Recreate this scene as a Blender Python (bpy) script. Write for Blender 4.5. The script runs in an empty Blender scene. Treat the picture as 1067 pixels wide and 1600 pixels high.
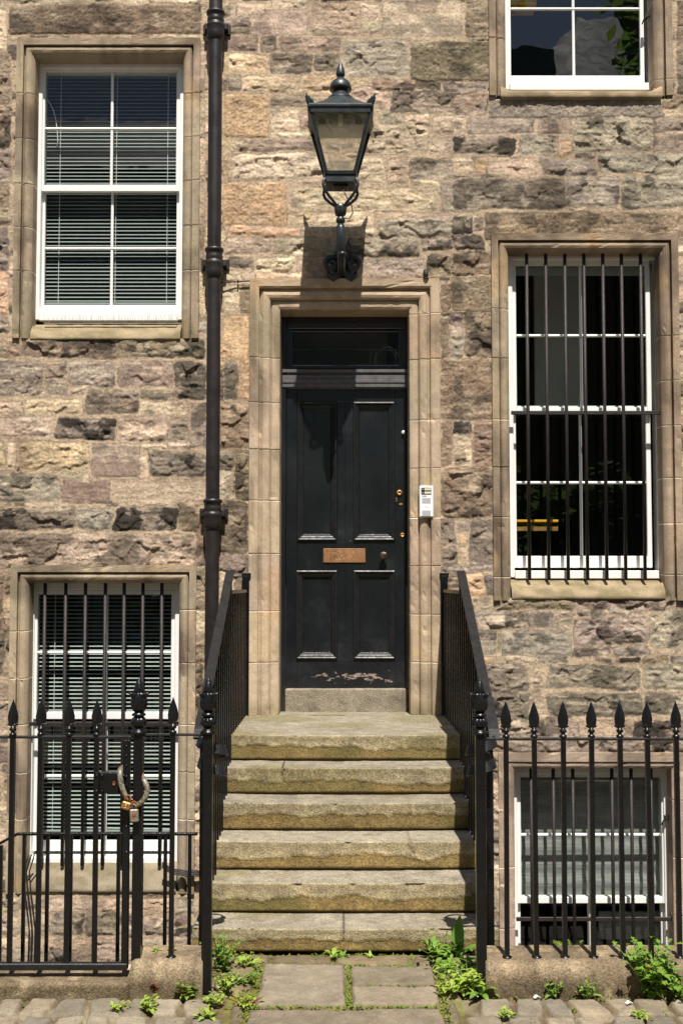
import bpy, math, random
import numpy as np
from mathutils import Vector, Matrix
random.seed(7); rng = np.random.default_rng(11)
R = math.radians
scene = bpy.context.scene
COL = scene.collection

# ------------------------------------------------------------ camera (measured from the photo)
CX, CY, CZ = -0.0295, -8.13, 1.805
PITCH, F, PX0, PY0 = R(3.3), 1789.0, 533.5, 812.0
cam_d = bpy.data.cameras.new('camera'); cam = bpy.data.objects.new('camera', cam_d); COL.objects.link(cam)
cam.location = (CX, CY, CZ); cam.rotation_euler = (R(90) + PITCH, 0, 0)
cam_d.sensor_width = 36; cam_d.lens = F / 1600 * 36; cam_d.shift_y = 12 / 1600
cam_d.clip_start = .05; cam_d.clip_end = 1000
scene.camera = cam
def at(px, py, Y=0.0):
    """where a photo pixel meets the upright plane at depth Y: returns X, Z"""
    a, b = (px - PX0) / F, (py - PY0) / F
    dy = math.cos(PITCH) + b * math.sin(PITCH); dz = math.sin(PITCH) - b * math.cos(PITCH)
    t = (Y - CY) / dy
    return CX + a * t, CZ + dz * t
def ax(px, py, Y=0.0): return at(px, py, Y)[0]
def az(py, Y=0.0): return at(PX0, py, Y)[1]
def ground(px, py, Z=0.0):
    a, b = (px - PX0) / F, (py - PY0) / F
    dy = math.cos(PITCH) + b * math.sin(PITCH); dz = math.sin(PITCH) - b * math.cos(PITCH)
    t = (Z - CZ) / dz
    return CX + a * t, CY + dy * t

# ------------------------------------------------------------ light
SUN_TO = Vector((.118, -1.0, 1.80)).normalized()
w = bpy.data.worlds.new('World'); scene.world = w; w.use_nodes = True
nt = w.node_tree; sky = nt.nodes.new('ShaderNodeTexSky'); sky.sky_type = 'NISHITA'; sky.sun_disc = False
sky.sun_elevation = math.asin(SUN_TO.z); sky.sun_rotation = math.atan2(SUN_TO.x, SUN_TO.y)
bg = nt.nodes['Background']; bg.inputs[1].default_value = SKY_STRENGTH = 0.05
nt.links.new(sky.outputs[0], bg.inputs[0])
sl = bpy.data.lights.new('sun', 'SUN'); sl.energy = 5.0; sl.angle = R(.5); sl.color = (1, .955, .88)
so = bpy.data.objects.new('sun', sl); COL.objects.link(so); so.location = (3, -12, 20)
so.rotation_euler = (-SUN_TO).to_track_quat('-Z', 'Y').to_euler()
vs = scene.view_settings; vs.view_transform = 'Standard'; vs.look = 'None'; vs.exposure = .62; vs.gamma = 1
scene.cycles.use_denoising = True
scene.cycles.transparent_max_bounces = 16

# ------------------------------------------------------------ materials
def s2l(c): 
    c = np.asarray(c, float) / 255.
    return np.where(c <= .04045, c / 12.92, ((c + .055) / 1.055) ** 2.4)
def new_mat(name):
    m = bpy.data.materials.new(name); m.use_nodes = True
    return m, m.node_tree, m.node_tree.nodes['Principled BSDF']
def N(nt, t, **kw):
    n = nt.nodes.new(t)
    for k, v in kw.items(): setattr(n, k, v)
    return n
def noise(nt, scale, detail=4, rough=.6, vec=None, dist=0):
    n = N(nt, 'ShaderNodeTexNoise'); n.inputs['Scale'].default_value = scale; n.inputs['Detail'].default_value = detail
    n.inputs['Roughness'].default_value = rough; n.inputs['Distortion'].default_value = dist
    if vec is not None: nt.links.new(vec, n.inputs['Vector'])
    return n
def ramp(nt, src, stops):
    r = N(nt, 'ShaderNodeValToRGB'); e = r.color_ramp.elements
    while len(e) < len(stops): e.new(.5)
    for i, (p, c) in enumerate(stops):
        e[i].position = p; e[i].color = (*c, 1) if len(c) == 3 else c
    nt.links.new(src, r.inputs[0]); return r
def mixc(nt, a, b, fac, mode='MIX'):
    m = N(nt, 'ShaderNodeMix', data_type='RGBA', blend_type=mode)
    for s, i in ((fac, 0), (a, 6), (b, 7)):
        if hasattr(s, 'is_output'): nt.links.new(s, m.inputs[i])
        elif i == 0: m.inputs[0].default_value = s
        else: m.inputs[i].default_value = (*s, 1) if len(s) == 3 else s
    return m.outputs[2]
def bump(nt, b, src, strength=.4, dist=.01):
    n = N(nt, 'ShaderNodeBump'); n.inputs['Strength'].default_value = strength; n.inputs['Distance'].default_value = dist
    nt.links.new(src, n.inputs['Height']); nt.links.new(n.outputs[0], b.inputs['Normal']); return n
def geo_pos(nt): return N(nt, 'ShaderNodeNewGeometry').outputs['Position']

def stone_mat(name, fine=70, amp=.35, bstr=.5, speck=.25):
    """stone whose own colour comes from the attribute 'col', broken up by mineral grain"""
    m, nt, b = new_mat(name)
    pos = geo_pos(nt)
    at_ = N(nt, 'ShaderNodeAttribute', attribute_name='col')
    n1 = noise(nt, 9, 6, .65, pos); n2 = noise(nt, fine, 5, .7, pos); n3 = noise(nt, 230, 3, .6, pos)
    lo, hi = 1 - amp, 1 + amp * .75
    r1 = ramp(nt, n1.outputs[0], [(.3, (lo, lo, lo)), (.7, (hi, hi * .99, hi * .97))])
    c = mixc(nt, at_.outputs[0], r1.outputs[0], 1.0, 'MULTIPLY')
    r2 = ramp(nt, n2.outputs[0], [(.3, (1 - speck * 1.3,) * 3), (.68, (1 + speck,) * 3)])
    c = mixc(nt, c, r2.outputs[0], 1.0, 'MULTIPLY')
    nt.links.new(c, b.inputs['Base Color']); b.inputs['Roughness'].default_value = .93
    b.inputs['Specular IOR Level'].default_value = .15
    s = N(nt, 'ShaderNodeMath', operation='ADD'); nt.links.new(n2.outputs[0], s.inputs[0])
    s2 = N(nt, 'ShaderNodeMath', operation='MULTIPLY'); nt.links.new(n3.outputs[0], s2.inputs[0]); s2.inputs[1].default_value = .4
    nt.links.new(s2.outputs[0], s.inputs[1])
    bump(nt, b, s.outputs[0], bstr, .012)
    return m
def paint_mat(name, col, rough=.35, wear=None, wear_at=.68, scale=14, bstr=.12, spec=.5, metallic=0, var=.25):
    m, nt, b = new_mat(name); pos = geo_pos(nt)
    n1 = noise(nt, scale, 5, .65, pos); n2 = noise(nt, 120, 3, .6, pos)
    r = ramp(nt, n1.outputs[0], [(.3, tuple(x * (1 - var) for x in col)), (.7, tuple(min(1, x * (1 + var)) for x in col))])
    c = r.outputs[0]
    if wear:
        n3 = noise(nt, 55, 6, .72, pos, .4)
        f = ramp(nt, n3.outputs[0], [(wear_at, (0, 0, 0)), (wear_at + .03, (1, 1, 1))])
        c = mixc(nt, c, wear, f.outputs[0])
    nt.links.new(c, b.inputs['Base Color'])
    rr = ramp(nt, n1.outputs[0], [(.25, (rough * .75,) * 3), (.75, (min(1, rough * 1.35),) * 3)])
    nt.links.new(rr.outputs[0], b.inputs['Roughness'])
    b.inputs['Specular IOR Level'].default_value = spec; b.inputs['Metallic'].default_value = metallic
    bump(nt, b, n2.outputs[0], bstr, .004)
    return m
def glass_mat(name, tint=(.93, .96, .95), dust=0.0, boost=1.0, wave=.0):
    m, nt, b = new_mat(name); nt.nodes.remove(b)
    out = nt.nodes['Material Output']
    tr = N(nt, 'ShaderNodeBsdfTransparent'); tr.inputs[0].default_value = (*tint, 1)
    gl = N(nt, 'ShaderNodeBsdfGlossy'); gl.inputs['Roughness'].default_value = .005
    lw = N(nt, 'ShaderNodeLayerWeight'); lw.inputs[0].default_value = .5          # Schlick: .04 head on, rising at a glance
    pw = N(nt, 'ShaderNodeMath', operation='POWER'); pw.inputs[1].default_value = 5; nt.links.new(lw.outputs['Facing'], pw.inputs[0])
    mul = N(nt, 'ShaderNodeMath', operation='MULTIPLY_ADD', use_clamp=True); mul.inputs[1].default_value = .96; mul.inputs[2].default_value = .04 * boost
    nt.links.new(pw.outputs[0], mul.inputs[0])
    if wave:
        nn = noise(nt, 3.2, 2, .5, geo_pos(nt)); bp = N(nt, 'ShaderNodeBump'); bp.inputs['Strength'].default_value = wave
        bp.inputs['Distance'].default_value = .02
        nt.links.new(nn.outputs[0], bp.inputs['Height']); nt.links.new(bp.outputs[0], gl.inputs['Normal'])
    mx = N(nt, 'ShaderNodeMixShader'); nt.links.new(mul.outputs[0], mx.inputs[0]); nt.links.new(tr.outputs[0], mx.inputs[1]); nt.links.new(gl.outputs[0], mx.inputs[2])
    res = mx.outputs[0]
    if dust:
        df = N(nt, 'ShaderNodeBsdfDiffuse'); df.inputs[0].default_value = (.62, .58, .48, 1)
        nz = noise(nt, 18, 5, .6, geo_pos(nt)); rp = ramp(nt, nz.outputs[0], [(.3, (dust * .7,) * 3), (.75, (dust * 1.4,) * 3)])
        m2 = N(nt, 'ShaderNodeMixShader'); nt.links.new(rp.outputs[0], m2.inputs[0]); nt.links.new(res, m2.inputs[1]); nt.links.new(df.outputs[0], m2.inputs[2]); res = m2.outputs[0]
    nt.links.new(res, out.inputs[0]); return m

M = {}
M['wall'] = stone_mat('rubble_sandstone', 55, .2, .6, .30)
M['dressed'] = stone_mat('dressed_sandstone', 90, .16, .35, .15)
M['step'] = stone_mat('step_stone', 105, .2, .7, .48)
M['plinth'] = stone_mat('plinth_stone', 105, .25, .8, .5)
M['sett'] = stone_mat('sett_stone', 120, .22, .5, .22)
M['white'] = paint_mat('white_gloss_paint', (.78, .77, .74), .3, (.5, .45, .38), .74, 8, .1, var=.05)
M['black'] = paint_mat('black_iron_paint', (.0055, .0055, .006), .26, (.06, .04, .03), .72, 20, .4, .42)
M['blackworn'] = paint_mat('worn_black_iron', (.011, .0105, .0105), .45, (.10, .075, .055), .72, 24, .5, .4)
M['bars'] = paint_mat('brown_black_bar_paint', (.022, .016, .014), .55, (.05, .03, .02), .7, 30, .5, .4)
M['pipe'] = paint_mat('brown_pipe_paint', (.018, .0138, .0128), .42, (.05, .035, .03), .72, 7, .25, .45, var=.4)
M['lantern'] = paint_mat('lantern_paint', (.022, .028, .030), .36, (.06, .06, .06), .74, 16, .2, .5)
M['copper'] = paint_mat('copper_plate', (.36, .18, .08), .45, (.20, .11, .06), .6, scale=16, metallic=.45, bstr=.25)
M['brass'] = paint_mat('old_brass', (.48, .26, .09), .42, (.12, .06, .02), .6, 30, metallic=.6)
M['rust'] = paint_mat('rusty_steel', (.22, .07, .025), .8, (.4, .2, .1), .6, 40, .6, .2)
M['steel'] = paint_mat('tarnished_steel', (.33, .29, .22), .42, (.1, .07, .05), .62, 40, metallic=.6)
M['bronze'] = paint_mat('dark_bronze', (.16, .11, .085), .3, None, scale=40, metallic=.8)
M['chain'] = paint_mat('grimy_clear_sleeve', (.20, .19, .14), .3, (.07, .055, .035), .52, 30, .3)
M['alu'] = paint_mat('brushed_aluminium', (.72, .72, .70), .38, None, scale=20, metallic=.15, var=.06)
M['plate'] = paint_mat('white_panel', (.84, .85, .84), .45, None, scale=20, var=.03)
M['print_grey'] = paint_mat('grey_print', (.36, .36, .36), .6, None, var=.05)
M['print_black'] = paint_mat('black_print', (.012, .012, .013), .4, None, var=.05)
M['cream'] = paint_mat('cream_card', (.80, .72, .52), .7, None, var=.04)
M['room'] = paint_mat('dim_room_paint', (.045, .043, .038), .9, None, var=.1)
M['slat'] = paint_mat('grey_slat', (.27, .28, .265), .5, None, var=.05)
M['slatw'] = paint_mat('white_slat', (.34, .36, .335), .5, None, var=.05)
M['cord'] = paint_mat('white_cord', (.7, .7, .66), .7, None, var=.05)
M['cable'] = paint_mat('black_cable', (.012, .011, .010), .6, None, var=.1)
M['yellow'] = paint_mat('yellow_lacquer', (.75, .36, .01), .4, None, var=.05)
M['pale'] = paint_mat('pale_board', (.20, .21, .20), .7, None, var=.15, scale=3)
M['paler'] = paint_mat('pale_wall_paint', (.62, .62, .58), .8, None, var=.1, scale=3)
M['red'] = paint_mat('red_brown_frame_edge', (.11, .03, .018), .6, None)
M['glass'] = glass_mat('window_glass', boost=.8, wave=.045)
M['skyglass'] = glass_mat('boosted_window_glass', boost=1.5, wave=.04)  # reflection raised above the other panes so the mirrored sky shows brighter
M['ledge'] = paint_mat('sunlit_black_ledge', (.115, .108, .110), .34, (.2, .18, .17), .74, 30, .3, .5)  # sunlit highlight put into the colour: a greyer copy of the black paint
M['fanglass'] = glass_mat('fanlight_glass', (.8, .82, .8), boost=.8, wave=.05)
M['lglass'] = glass_mat('lantern_glass', (.985, .98, .96), dust=.09)

def woven_mat():
    m, nt, b = new_mat('woven_grey_blind'); pos = geo_pos(nt)
    mp = N(nt, 'ShaderNodeMapping'); mp.inputs['Scale'].default_value = (5, 5, 260); nt.links.new(pos, mp.inputs[0])
    n1 = noise(nt, 1, 5, .7, mp.outputs[0]); n2 = noise(nt, 7, 3, .6, pos)
    r = ramp(nt, n1.outputs[0], [(.3, (.16, .15, .14)), (.72, (.42, .41, .39))])
    r2 = ramp(nt, n2.outputs[0], [(.3, (.8, .8, .8)), (.7, (1.1, 1.1, 1.1))])
    nt.links.new(mixc(nt, r.outputs[0], r2.outputs[0], 1., 'MULTIPLY'), b.inputs['Base Color']); b.inputs['Roughness'].default_value = .9
    return m
M['woven'] = woven_mat()
def door_mat():
    m, nt, b = new_mat('black_door_gloss'); pos = geo_pos(nt)
    n1 = noise(nt, 2.6, 6, .62, pos); n2 = noise(nt, 60, 4, .7, pos); n3 = noise(nt, 150, 3, .6, pos); n4 = noise(nt, 38, 6, .75, pos, .3)
    c = ramp(nt, n1.outputs[0], [(.3, (.0055, .0065, .009)), (.55, (.011, .012, .0145)), (.76, (.030, .032, .036))]).outputs[0]  # paler patches: thin dust plus the door's reflected sheen put into the colour
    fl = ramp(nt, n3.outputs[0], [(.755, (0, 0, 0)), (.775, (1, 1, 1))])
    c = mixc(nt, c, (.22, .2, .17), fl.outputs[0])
    # the bottom rail has lost much of its paint: a patch with its own ragged outline
    sep = N(nt, 'ShaderNodeSeparateXYZ'); nt.links.new(pos, sep.inputs[0])
    z0 = az(1058, .25); mr = N(nt, 'ShaderNodeMapRange', interpolation_type='SMOOTHSTEP')
    d = N(nt, 'ShaderNodeMath', operation='SUBTRACT'); nt.links.new(sep.outputs[2], d.inputs[0]); d.inputs[1].default_value = z0
    ab = N(nt, 'ShaderNodeMath', operation='ABSOLUTE'); nt.links.new(d.outputs[0], ab.inputs[0]); nt.links.new(ab.outputs[0], mr.inputs[0])
    mr.inputs[1].default_value = .0; mr.inputs[2].default_value = .075; mr.inputs[3].default_value = .20; mr.inputs[4].default_value = 0
    dx = N(nt, 'ShaderNodeMath', operation='ADD'); nt.links.new(sep.outputs[0], dx.inputs[0]); dx.inputs[1].default_value = -.06
    ab2 = N(nt, 'ShaderNodeMath', operation='ABSOLUTE'); nt.links.new(dx.outputs[0], ab2.inputs[0])
    mr2 = N(nt, 'ShaderNodeMapRange'); nt.links.new(ab2.outputs[0], mr2.inputs[0]); mr2.inputs[1].default_value = .2; mr2.inputs[2].default_value = .36; mr2.inputs[3].default_value = 1; mr2.inputs[4].default_value = 0
    mm = N(nt, 'ShaderNodeMath', operation='MULTIPLY'); nt.links.new(mr.outputs[0], mm.inputs[0]); nt.links.new(mr2.outputs[0], mm.inputs[1])
    mp = N(nt, 'ShaderNodeMapping'); mp.inputs['Scale'].default_value = (1, 1, 2.6); nt.links.new(pos, mp.inputs[0])
    n5 = noise(nt, 17, 6, .7, mp.outputs[0])
    a = N(nt, 'ShaderNodeMath', operation='ADD'); nt.links.new(mm.outputs[0], a.inputs[0]); nt.links.new(n5.outputs[0], a.inputs[1])
    pf = ramp(nt, a.outputs[0], [(.70, (0, 0, 0)), (.72, (1, 1, 1))])
    pc = ramp(nt, n2.outputs[0], [(.35, (.16, .10, .075)), (.65, (.42, .36, .31))])
    c = mixc(nt, c, pc.outputs[0], pf.outputs[0])
    nt.links.new(c, b.inputs['Base Color'])
    rr = ramp(nt, n4.outputs[0], [(.3, (.10,) * 3), (.7, (.24,) * 3)])
    nt.links.new(rr.outputs[0], b.inputs['Roughness']); b.inputs['Specular IOR Level'].default_value = 1.0
    s = N(nt, 'ShaderNodeMath', operation='ADD'); nt.links.new(n2.outputs[0], s.inputs[0]); nt.links.new(pf.outputs[0], s.inputs[1])
    bump(nt, b, s.outputs[0], .09, .004)
    return m
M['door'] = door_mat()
M['moulding'] = paint_mat('black_moulding_paint', (.012, .0125, .013), .42, (.12, .11, .10), .75, 30, .15, .38)
M['spike'] = paint_mat('dull_wire', (.25, .23, .2), .5, None)
def leaf_mat(name, c1, c2, trans=.35):
    m, nt, b = new_mat(name); pos = geo_pos(nt)
    n1 = noise(nt, 25, 4, .6, pos)
    r = ramp(nt, n1.outputs[0], [(.3, c1), (.7, c2)])
    nt.links.new(r.outputs[0], b.inputs['Base Color']); b.inputs['Roughness'].default_value = .5; b.inputs['Specular IOR Level'].default_value = .3
    out = nt.nodes['Material Output']; tl = N(nt, 'ShaderNodeBsdfTranslucent'); nt.links.new(r.outputs[0], tl.inputs[0])
    mx = N(nt, 'ShaderNodeMixShader'); mx.inputs[0].default_value = trans
    nt.links.new(b.outputs[0], mx.inputs[1]); nt.links.new(tl.outputs[0], mx.inputs[2]); nt.links.new(mx.outputs[0], out.inputs[0])
    return m
M['leaf'] = leaf_mat('fresh_leaf', (.13, .25, .03), (.24, .38, .06))
M['leafdark'] = leaf_mat('dark_leaf', (.10, .21, .03), (.18, .33, .05))
M['leafyel'] = leaf_mat('yellow_green_leaf', (.27, .38, .05), (.40, .50, .09))
M['leafred'] = leaf_mat('red_leaf', (.25, .03, .02), (.40, .08, .04))
M['stem'] = leaf_mat('weed_stem', (.10, .15, .03), (.16, .22, .05), .1)
M['petal'] = leaf_mat('yellow_petal', (.75, .42, .01), (.85, .55, .02))
M['moss'] = leaf_mat('moss', (.13, .19, .025), (.25, .30, .05))
M['tree'] = leaf_mat('tree_leaf', (.14, .24, .05), (.24, .36, .09), .6)
M['bark'] = paint_mat('bark', (.08, .06, .045), .9, None)
M['opal'] = leaf_mat('opal_diffuser', (.74, .70, .58), (.80, .76, .66), .75)
M['litter'] = paint_mat('white_paper_scrap', (.8, .8, .78), .8, None, var=.03)

# ------------------------------------------------------------ objects
ORIG = {}
def tag(o, label=None, cat=None, group=None, kind=None):
    for k, v in (('label', label), ('category', cat), ('group', group), ('kind', kind)):
        if v: o[k] = v
    return o
def thing(name, loc, label, cat, group=None):
    o = bpy.data.objects.new(name, None); COL.objects.link(o); o.location = loc; o.empty_display_size = .1
    ORIG[o] = Vector(loc); return tag(o, label, cat, group)
def link(name, me, mat, parent=None, loc=None):
    o = bpy.data.objects.new(name, me); COL.objects.link(o)
    for m in (mat if isinstance(mat, (list, tuple)) else [mat]): me.materials.append(m)
    base = ORIG[parent] if parent else Vector((0, 0, 0))
    if loc is None: loc = base
    loc = Vector(loc); me.transform(Matrix.Translation(-loc)); o.location = loc - base
    if parent: o.parent = parent
    ORIG[o] = loc; return o
def copy_tree(o, parent=None):
    c = o.copy(); COL.objects.link(c); c.parent = parent
    for ch in [x for x in COL.objects if x.parent == o]: copy_tree(ch, c)
    return c

class MB:
    def __init__(s): s.v = []; s.f = []; s.mi = []; s.m = 0; s.sm = []
    def _f(s, fs, smooth=False):
        s.f += fs; s.mi += [s.m] * len(fs); s.sm += [smooth] * len(fs)
    def box(s, x0, x1, y0, y1, z0, z1, b=0.0):
        """box; b bevels every vertical and horizontal edge by a chamfer"""
        x0, x1 = min(x0, x1), max(x0, x1); y0, y1 = min(y0, y1), max(y0, y1); z0, z1 = min(z0, z1), max(z0, z1)
        n = len(s.v)
        if b <= 0:
            s.v += [(x, y, z) for z in (z0, z1) for y in (y0, y1) for x in (x0, x1)]
            s._f([(n, n+2, n+3, n+1), (n+4, n+5, n+7, n+6), (n, n+1, n+5, n+4), (n+2, n+6, n+7, n+3), (n, n+4, n+6, n+2), (n+1, n+3, n+7, n+5)])
            return s
        b = min(b, (x1-x0)*.45, (y1-y0)*.45, (z1-z0)*.45)
        def ring(ins, z): 
            X0, X1, Y0, Y1 = x0+ins, x1-ins, y0+ins, y1-ins
            return [(X0+b*(1 if not ins else 0), Y0, z), (X1-b*(1 if not ins else 0), Y0, z), (X1, Y0+b*(1 if not ins else 0), z), (X1, Y1-b*(1 if not ins else 0), z),
                    (X1-b*(1 if not ins else 0), Y1, z), (X0+b*(1 if not ins else 0), Y1, z), (X0, Y1-b*(1 if not ins else 0), z), (X0, Y0+b*(1 if not ins else 0), z)]
        def ring2(z):   # inset ring as an octagon with tiny corners
            e = b * .02
            return [(x0+b+e, y0+b, z), (x1-b-e, y0+b, z), (x1-b, y0+b+e, z), (x1-b, y1-b-e, z), (x1-b-e, y1-b, z), (x0+b+e, y1-b, z), (x0+b, y1-b-e, z), (x0+b, y0+b+e, z)]
        for rg in (ring2(z0), ring(0, z0+b), ring(0, z1-b), ring2(z1)): s.v += rg
        fs = [tuple(n+7-i for i in range(8)), tuple(n+24+i for i in range(8))]
        for k in range(3):
            for i in range(8):
                j = (i+1) % 8; fs.append((n+8*k+i, n+8*k+j, n+8*k+8+j, n+8*k+8+i))
        s._f(fs); return s
    def tube(s, pts, r, n=8, cap=True, smooth=True, rs=None):
        pts = [Vector(p) for p in pts]; b0 = len(s.v); up = None
        for i, p in enumerate(pts):
            t = (pts[min(i+1, len(pts)-1)] - pts[max(i-1, 0)]).normalized()
            if up is None: up = Vector((0, 0, 1)) if abs(t.z) < .9 else Vector((0, 1, 0))
            u = t.cross(up).normalized(); v = u.cross(t).normalized(); up = v
            rr = rs[i] if rs else r
            for k in range(n):
                a = 2*math.pi*(k+.5)/n; s.v.append(tuple(p + u*math.cos(a)*rr + v*math.sin(a)*rr))
        fs = []
        for i in range(len(pts)-1):
            for k in range(n):
                j = (k+1) % n; fs.append((b0+i*n+k, b0+i*n+j, b0+i*n+n+j, b0+i*n+n+k))
        s._f(fs, smooth)
        if cap: s._f([tuple(b0+k for k in range(n))[::-1], tuple(b0+(len(pts)-1)*n+k for k in range(n))])
        return s
    def lathe(s, c, prof, n=16, smooth=True, rib=0, ribn=8, sx=1, sy=1, rot=0):
        """prof: (radius, z) bottom to top round a vertical axis at c"""
        b0 = len(s.v)
        for r, z in prof:
            for k in range(n):
                a = 2*math.pi*k/n + rot; q = r * (1 + rib*math.cos(ribn*a))
                s.v.append((c[0]+q*math.cos(a)*sx, c[1]+q*math.sin(a)*sy, c[2]+z))
        fs = []
        for i in range(len(prof)-1):
            for k in range(n):
                j = (k+1) % n; fs.append((b0+i*n+k, b0+i*n+j, b0+i*n+n+j, b0+i*n+n+k))
        s._f(fs, smooth); s._f([tuple(b0+k for k in range(n))[::-1], tuple(b0+(len(prof)-1)*n+k for k in range(n))]); return s
    def loft(s, rings, smooth=False, cap=True):
        b0 = len(s.v); n = len(rings[0])
        for r in rings: s.v += [tuple(p) for p in r]
        fs = []
        for i in range(len(rings)-1):
            for k in range(n):
                j = (k+1) % n; fs.append((b0+i*n+k, b0+i*n+j, b0+i*n+n+j, b0+i*n+n+k))
        s._f(fs, smooth)
        if cap: s._f([tuple(b0+k for k in range(n))[::-1], tuple(b0+(len(rings)-1)*n+k for k in range(n))])
        return s
    def ribbon(s, pts, w, h, side=None):
        """rectangular bar swept along pts; w across (side vector), h along the other normal"""
        pts = [Vector(p) for p in pts]; rings = []
        for i, p in enumerate(pts):
            t = (pts[min(i+1, len(pts)-1)] - pts[max(i-1, 0)]).normalized()
            sd = Vector(side[i] if isinstance(side, list) else side); sd = (sd - t*sd.dot(t)).normalized(); nn = sd.cross(t)
            rings.append([p+sd*w/2+nn*h/2, p-sd*w/2+nn*h/2, p-sd*w/2-nn*h/2, p+sd*w/2-nn*h/2])
        return s.loft(rings)
    def quad(s, a, b, c, d): 
        n = len(s.v); s.v += [tuple(a), tuple(b), tuple(c), tuple(d)]; s._f([(n, n+1, n+2, n+3)]); return s
    def build(s, name, mat, parent=None, loc=None):
        me = bpy.data.meshes.new(name); me.from_pydata(s.v, [], s.f)
        o = link(name, me, mat, parent, loc)
        me.polygons.foreach_set('material_index', s.mi); me.polygons.foreach_set('use_smooth', s.sm)
        me.update()
        import bmesh
        bm = bmesh.new(); bm.from_mesh(me); bmesh.ops.recalc_face_normals(bm, faces=bm.faces); bm.to_mesh(me); bm.free()
        return o

def np_mesh(name, V, Fq, col, mat, parent=None, smooth=True, loc=None):
    me = bpy.data.meshes.new(name)
    me.vertices.add(len(V)); me.vertices.foreach_set('co', np.ascontiguousarray(V, np.float32).ravel())
    me.loops.add(Fq.size); me.loops.foreach_set('vertex_index', np.ascontiguousarray(Fq, np.int32).ravel())
    me.polygons.add(len(Fq)); me.polygons.foreach_set('loop_start', np.arange(0, Fq.size, 4, dtype=np.int32))
    me.polygons.foreach_set('use_smooth', np.full(len(Fq), smooth))
    a = me.attributes.new('col', 'FLOAT_COLOR', 'POINT')
    a.data.foreach_set('color', np.ascontiguousarray(np.c_[col, np.ones(len(col))], np.float32).ravel())
    me.update(calc_edges=True); me.validate()
    return link(name, me, mat, parent, loc)
def grid_faces(ny, nx, mask=None):
    i = np.arange(ny*nx).reshape(ny, nx)
    q = np.stack([i[:-1, :-1], i[:-1, 1:], i[1:, 1:], i[1:, :-1]], -1)
    return q[mask] if mask is not None else q.reshape(-1, 4)

# ------------------------------------------------------------ numpy noise
_T = rng.random((8, 256, 256)); 
def vn(x, y, s=0):
    xi = np.floor(x).astype(int); yi = np.floor(y).astype(int); fx = x-xi; fy = y-yi
    fx = fx*fx*(3-2*fx); fy = fy*fy*(3-2*fy); T = _T[s % 8]; o = 37*s
    g = lambda a, b: T[(a+o) & 255, (b+o*3) & 255]
    return (g(xi, yi)*(1-fx)+g(xi+1, yi)*fx)*(1-fy)+(g(xi, yi+1)*(1-fx)+g(xi+1, yi+1)*fx)*fy
def fbm(x, y, s=0, o=4, g=.5):
    r = 0; a = 1; t = 0
    for k in range(o): r = r+a*(vn(x*2**k, y*2**k, s+k)-.5); t += a; a *= g
    return r/t*2
def facet(x, y, s=0, tilt=1.0):
    """chisel-broken facets: nearest random cell gives a tilted plane"""
    xi = np.floor(x).astype(int); yi = np.floor(y).astype(int); best = np.full(x.shape, 9e9); h = np.zeros(x.shape)
    for dx in (-1, 0, 1):
        for dy in (-1, 0, 1):
            a = (xi+dx+53*s) & 255; b = (yi+dy+91*s) & 255
            px = xi+dx+_T[0][a, b]; py = yi+dy+_T[1][a, b]
            d = (x-px)**2+(y-py)**2; m = d < best; best = np.where(m, d, best)
            hh = (_T[2][a, b]-.5)+tilt*((_T[3][a, b]-.5)*2*(x-px)+(_T[4][a, b]-.62)*2*(y-py))
            h = np.where(m, hh, h)
    return h, np.sqrt(best)
sstep = lambda a, b, x: (lambda t: t*t*(3-2*t))(np.clip((x-a)/(b-a), 0, 1))
# ------------------------------------------------------------ the house
house = thing('stone_house', (0, 0, 0), 'old town house front of coursed sandstone rubble with dressed window and door surrounds', 'house')
# openings in the wall: x0, x1, z0, z1 on the wall face
def opening(pl, pr, pt, pb, zb=None):
    pm = (pt+pb)/2
    return (ax(pl, pm), ax(pr, pm), az(pb) if zb is None else zb, az(pt))
OP = dict(ul=opening(52, 285, 88, 500), ll=opening(43, 278, 911, 1350), mr=opening(796, 1034, 393, 905), ur=(0, 0, 0, 0), lr=(0, 0, 0, 0), door=(0, 0, 0, 0))
OP['ur'] = (ax(790, 60), ax(1021, 60), az(138), 6.6)
OP['lr'] = (ax(804, 1350), ax(1051, 1350), -1.0, az(1201))
OP['door'] = (ax(437, 800), ax(640, 800), .90, az(484))
SILL = dict(ul=.138, ll=.185, mr=.135, ur=.08, lr=0, door=0)
BAND = dict(ul=.085, ll=.085, mr=.085, ur=.085, lr=.075, door=.16)

COLS = {'T': (198, 174, 146), 'O': (206, 168, 128), 'Y': (206, 180, 142), 'P': (185, 160, 140), 'Q': (154, 133, 117), 'G': (160, 143, 128),
        'B': (148, 127, 104), 'D': (136, 121, 108), 'C': (184, 161, 134)}
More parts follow.
